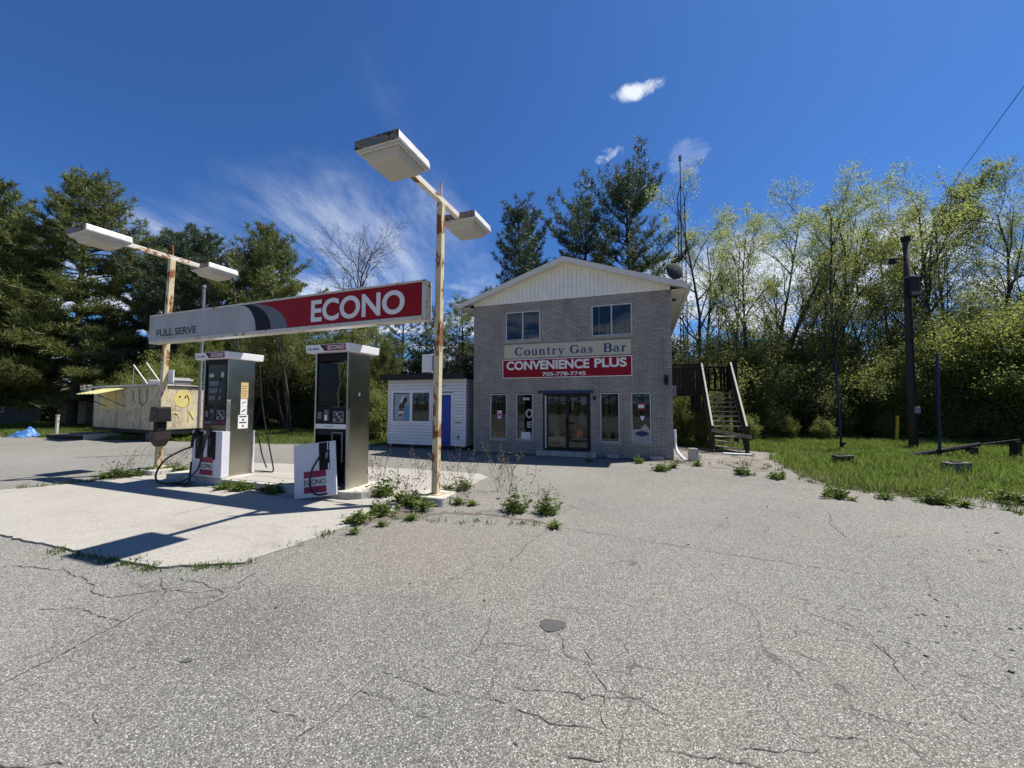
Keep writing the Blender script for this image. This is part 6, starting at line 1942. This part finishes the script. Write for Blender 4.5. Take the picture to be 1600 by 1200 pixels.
# ------------------------------------------------------------------ weeds
def weed_mesh(seed, R_, H, n):
    """rosette of arching toothed leaves"""
    g = np.random.default_rng(seed)
    V, Q = [], []
    base = 0
    for i in range(n):
        az = g.uniform(0, 6.28); L = R_ * g.uniform(.25, 1.15); up = H * g.uniform(.35, 1.1)
        w = L * g.uniform(.055, .11)
        o = g.normal(0, .12 * R_, 3) * np.array([1, 1, 0])
        m = 6
        t_ = np.linspace(0, 1, m)
        h = np.array([math.cos(az), math.sin(az), 0]); s = np.array([-math.sin(az), math.cos(az), 0])
        arch = np.sin(t_ * (1.7 + g.uniform(-.4, .7)))
        P = o + h * (L * t_ ** 1.1)[:, None] + np.array([0, 0, 1]) * (up * arch)[:, None]
        ww = w * np.sin(np.clip(t_ * .92 + .06, 0, 1) * np.pi) * np.where(np.arange(m) % 2, .65, 1.2) + .002
        tw_ = s + np.array([0, 0, 1]) * g.normal(0, .35)
        ring = np.stack([P - tw_ * ww[:, None], P + tw_ * ww[:, None]], 1).reshape(-1, 3)
        V.append(ring)
        k = base + np.arange(m - 1)[:, None] * 2
        Q.append(k + np.array([[0, 1, 3, 2]]))
        base += m * 2
    return np_mesh('leaves', np.concatenate(V), Fq=np.concatenate(Q))
def stalk_mesh(seed, H, n, R_):
    """last year's dry branching stalks with seed heads"""
    g = np.random.default_rng(seed)
    br = []
    for i in range(n):
        o = np.array([*g.normal(0, R_ * .35, 2), 0]); d = unit(np.array([*g.normal(0, .28, 2), 1.0])); L = H * g.uniform(.45, 1.1)
        t_ = np.linspace(0, 1, 6)[:, None]
        P = o + d * L * t_ + g.normal(0, .012 * H, (6, 3)) * t_ + np.array([d[0], d[1], -.1]) * (t_ ** 2) * L * .35
        br.append((P, .0024 * (1 - .6 * t_[:, 0])))
        for j in range(int(g.integers(3, 8))):
            u = g.uniform(.35, 1) * 5; k = min(4, int(u)); f = u - k
            p = P[k] * (1 - f) + P[k + 1] * f
            dv = unit(d + g.normal(0, .6, 3)) * L * g.uniform(.08, .24)
            br.append((np.stack([p, p + dv * .6, p + dv]), np.array([.0017, .0014, .0012])))
            e = p + dv
            br.append((np.stack([e - dv * .02, e + unit(dv) * .012, e + unit(dv) * .028]), np.array([.004, .009, .003])))
    v, q = tubes_np(br, 4)
    return np_mesh('dry_stalks', v, Fq=q)
def leafy_mesh(seed, R_, H, n):
    """upright leafy stems"""
    g = np.random.default_rng(seed)
    V, Q, base = [], [], 0
    for i in range(n):
        o = np.array([*g.normal(0, R_ * .45, 2), 0]); d = unit(np.array([*(o[:2] * 1.6 + g.normal(0, .12, 2)), 1.0 * .5 + .2])); L = H * g.uniform(.35, 1.1)
        for j in range(int(10 * L / H) + 5):
            u = (j + g.uniform(0, 1)) / 14
            p = o + d * L * min(u, 1)
            az = j * 2.4 + g.uniform(0, .8)
            h = np.array([math.cos(az), math.sin(az), g.uniform(.2, 1.1)]); h = unit(h)
            l = R_ * g.uniform(.35, .75) * (1.1 - .5 * u); w = l * g.uniform(.13, .22)
            s = unit(np.cross(h, g.normal(size=3)))
            t_ = np.array([0, .35, .7, 1.0])
            P = p + h * (l * t_)[:, None] - np.array([0, 0, 1]) * (l * .35 * t_ ** 2)[:, None]
            ww = w * np.array([.25, 1, .8, .05])
            V.append(np.stack([P - s * ww[:, None], P + s * ww[:, None]], 1).reshape(-1, 3))
            Q.append(base + np.arange(3)[:, None] * 2 + np.array([[0, 1, 3, 2]])); base += 8
    return np_mesh('leaves', np.concatenate(V), Fq=np.concatenate(Q))
W1, W2, W3 = leafy_mesh(71, .17, .20, 26), weed_mesh(72, .15, .10, 55), leafy_mesh(73, .15, .34, 26)
K1, K2, K3 = stalk_mesh(81, .85, 9, .22), stalk_mesh(82, .6, 8, .2), stalk_mesh(83, .45, 10, .3)
def weed(label, x, y, z, wm, s=1.0, km=None, ks=1.0, rz_=0.0):
    t_ = thing('weed', label, 'weed', (x, y, z), rz_)
    if wm is not None: link('leaves', wm, M['leaf_weed'], t_, scale=(s, s, s))
    if km is not None: link('dry_stalks', km, M['dry_stalk'], t_, scale=(ks, ks, ks))
weed('large leafy weed in the crack right of the rusty post, dry stalks above', 0.06, 5.74, 0, W3, 1.15, K1, 1.0, 6.0)
weed('upright leafy weed at the right end of the weedy crack', 0.52, 5.64, 0, W3, 1.05, K3, 0.9, 6.0)
weed('small rosette weed just below the upright one at the crack end', 0.55, 5.02, 0, W2, 0.85, None, 1, 0.4)
weed('big leafy weed at the right end of the pump island', -2.17, 6.63, 0.02, W3, 1.25, K1, 0.95, 0.5)
weed('leafy weed heap left of the right rusty post foot', -1.58, 6.02, 0.02, W1, 1.1, K2, 1.0, 5.2)
weed('weed directly in front of the right rusty post foot', -1.32, 5.8, 0.02, W2, 1.3, None, 1, 4.6)
weed('weed between pump island and right rusty post', -1.81, 6.29, 0.02, W2, 1.2, K3, 1.1, 4.2)
weed('weed just right of the right rusty post foot', -1.15, 6.97, 0.02, W2, 1.2, K2, 1.1, 1.9)
weed('leafy weed on the right corner of the concrete apron', -0.9, 7.17, 0.02, W3, 0.85, K1, 0.95, 3.8)
weed('low weed below the right corner of the apron', -0.85, 6.17, 0, W2, 1.0, K3, 0.9, 3.8)
weed('small weed at the start of the crack right of the post', -0.62, 6.1, 0, W2, 0.8, None, 1, 3.6)
weed('leafy weed on the apron edge below the right pump', -1.85, 5.57, 0.02, W1, 0.95, None, 1, 1.0)
weed('leafy weed on the near apron edge, left of the others', -2.05, 5.22, 0.02, W1, 0.85, None, 1, 2.7)
weed('lowest small weed beside the near apron edge', -1.94, 4.8, 0, W2, 0.7, None, 1, 2.5)
weed('small weed on the asphalt below the rusty post', -1.69, 5.09, 0, W2, 0.7, None, 1, 4.5)
weed('flat weed on the asphalt in front of the post footing', -1.38, 5.37, 0, W2, 0.9, None, 1, 6.2)
weed('flat weed under the corner of the gutted pump', -2.5, 6.68, 0.02, W2, 0.9, None, 1, 6.0)
weed('weed at the island kerb right below the stickered pump', -5.29, 7.17, 0.02, W1, 0.9, None, 1, 3.4)
weed('weed at the island kerb between the pumps, left one', -4.91, 7.07, 0.02, W1, 0.95, None, 1, 2.8)
weed('shaded weed at the island kerb by the loose panel', -4.16, 6.87, 0.02, W1, 0.95, None, 1, 1.7)
weed('small weed at the island kerb between the pumps', -4.47, 6.97, 0.02, W2, 0.9, None, 1, 0.2)
weed('weed at the left edge of the apron in the sign shadow', -8.65, 8.24, 0, W2, 1.3, None, 1, 0.2)
weed('weed left of the left rusty post', -8.57, 8.45, 0, W1, 1.1, K2, 0.9, 2.9)
weed('weed with dry stalks just left of the left post foot', -8.22, 8.49, 0.02, W2, 1.3, K1, 0.8, 2.0)
weed('weed in front of the left post foot', -8.05, 8.72, 0.02, W1, 1.0, None, 1, 2.4)
weed('weed with dry stalks right of the left post foot', -7.79, 8.88, 0.02, W1, 1.1, K2, 1.2, 5.6)
weed('weed between the left post and the stickered pump', -7.61, 8.96, 0.02, W2, 1.2, None, 1, 3.3)
weed('yellow-flowering weed at the foot of the brick facade', 3.37, 10.32, 0, W3, 0.75, None, 1, 3.5)
weed('weed at the right corner of the brick facade', 3.55, 9.16, 0, W1, 1.0, None, 1, 1.5)
weed('weed beside the downspout end', 4.0, 9.61, 0, W2, 1.2, K2, 0.7, 0.1)
weed('weed on the gravel below the cinder block', 4.74, 9.9, 0, W2, 1.2, K3, 0.8, 2.0)
weed('weed on the gravel left of the grass verge', 5.19, 8.67, 0, W1, 1.0, K3, 0.9, 0.9)
weed('weed at the tip of the grass verge', 5.61, 8.24, 0, W1, 0.9, None, 1, 3.2)
weed('leafy weed on the asphalt edge below the dark footing block', 5.52, 6.58, 0, W1, 1.1, None, 1, 6.3)
weed('flat weed on the front edge of the grass verge', 6.25, 6.5, 0, W2, 1.0, None, 1, 4.2)
weed('leafy weed on the verge edge below the grey block', 6.82, 6.21, 0, W1, 1.1, None, 1, 1.1)
weed('flat weed second from the right on the verge edge', 7.0, 6.02, 0, W2, 1.0, None, 1, 5.6)
weed('big weed at the right edge of the picture', 8.06, 6.29, 0, W1, 1.1, None, 1, 5.0)
weed('weed by the end of the shop door step', 2.09, 10.54, 0, W2, 0.9, K3, 0.7, 4.6)
weed('tall dry stalks leaning beside the large crack weed', -0.17, 6.95, 0, None, 1, K1, 1.1, 5.7)
weed('dry stalks standing in front of the shop windows', -0.07, 8.45, 0, None, 1, K2, 1.2, 4.8)
weed('dry stalks on the apron in front of the kiosk', -1.99, 8.34, 0.02, None, 1, K2, 1.25, 5.0)
weed('dry stalks behind the gutted pump', -2.82, 8.13, 0.02, None, 1, K2, 1.15, 2.2)
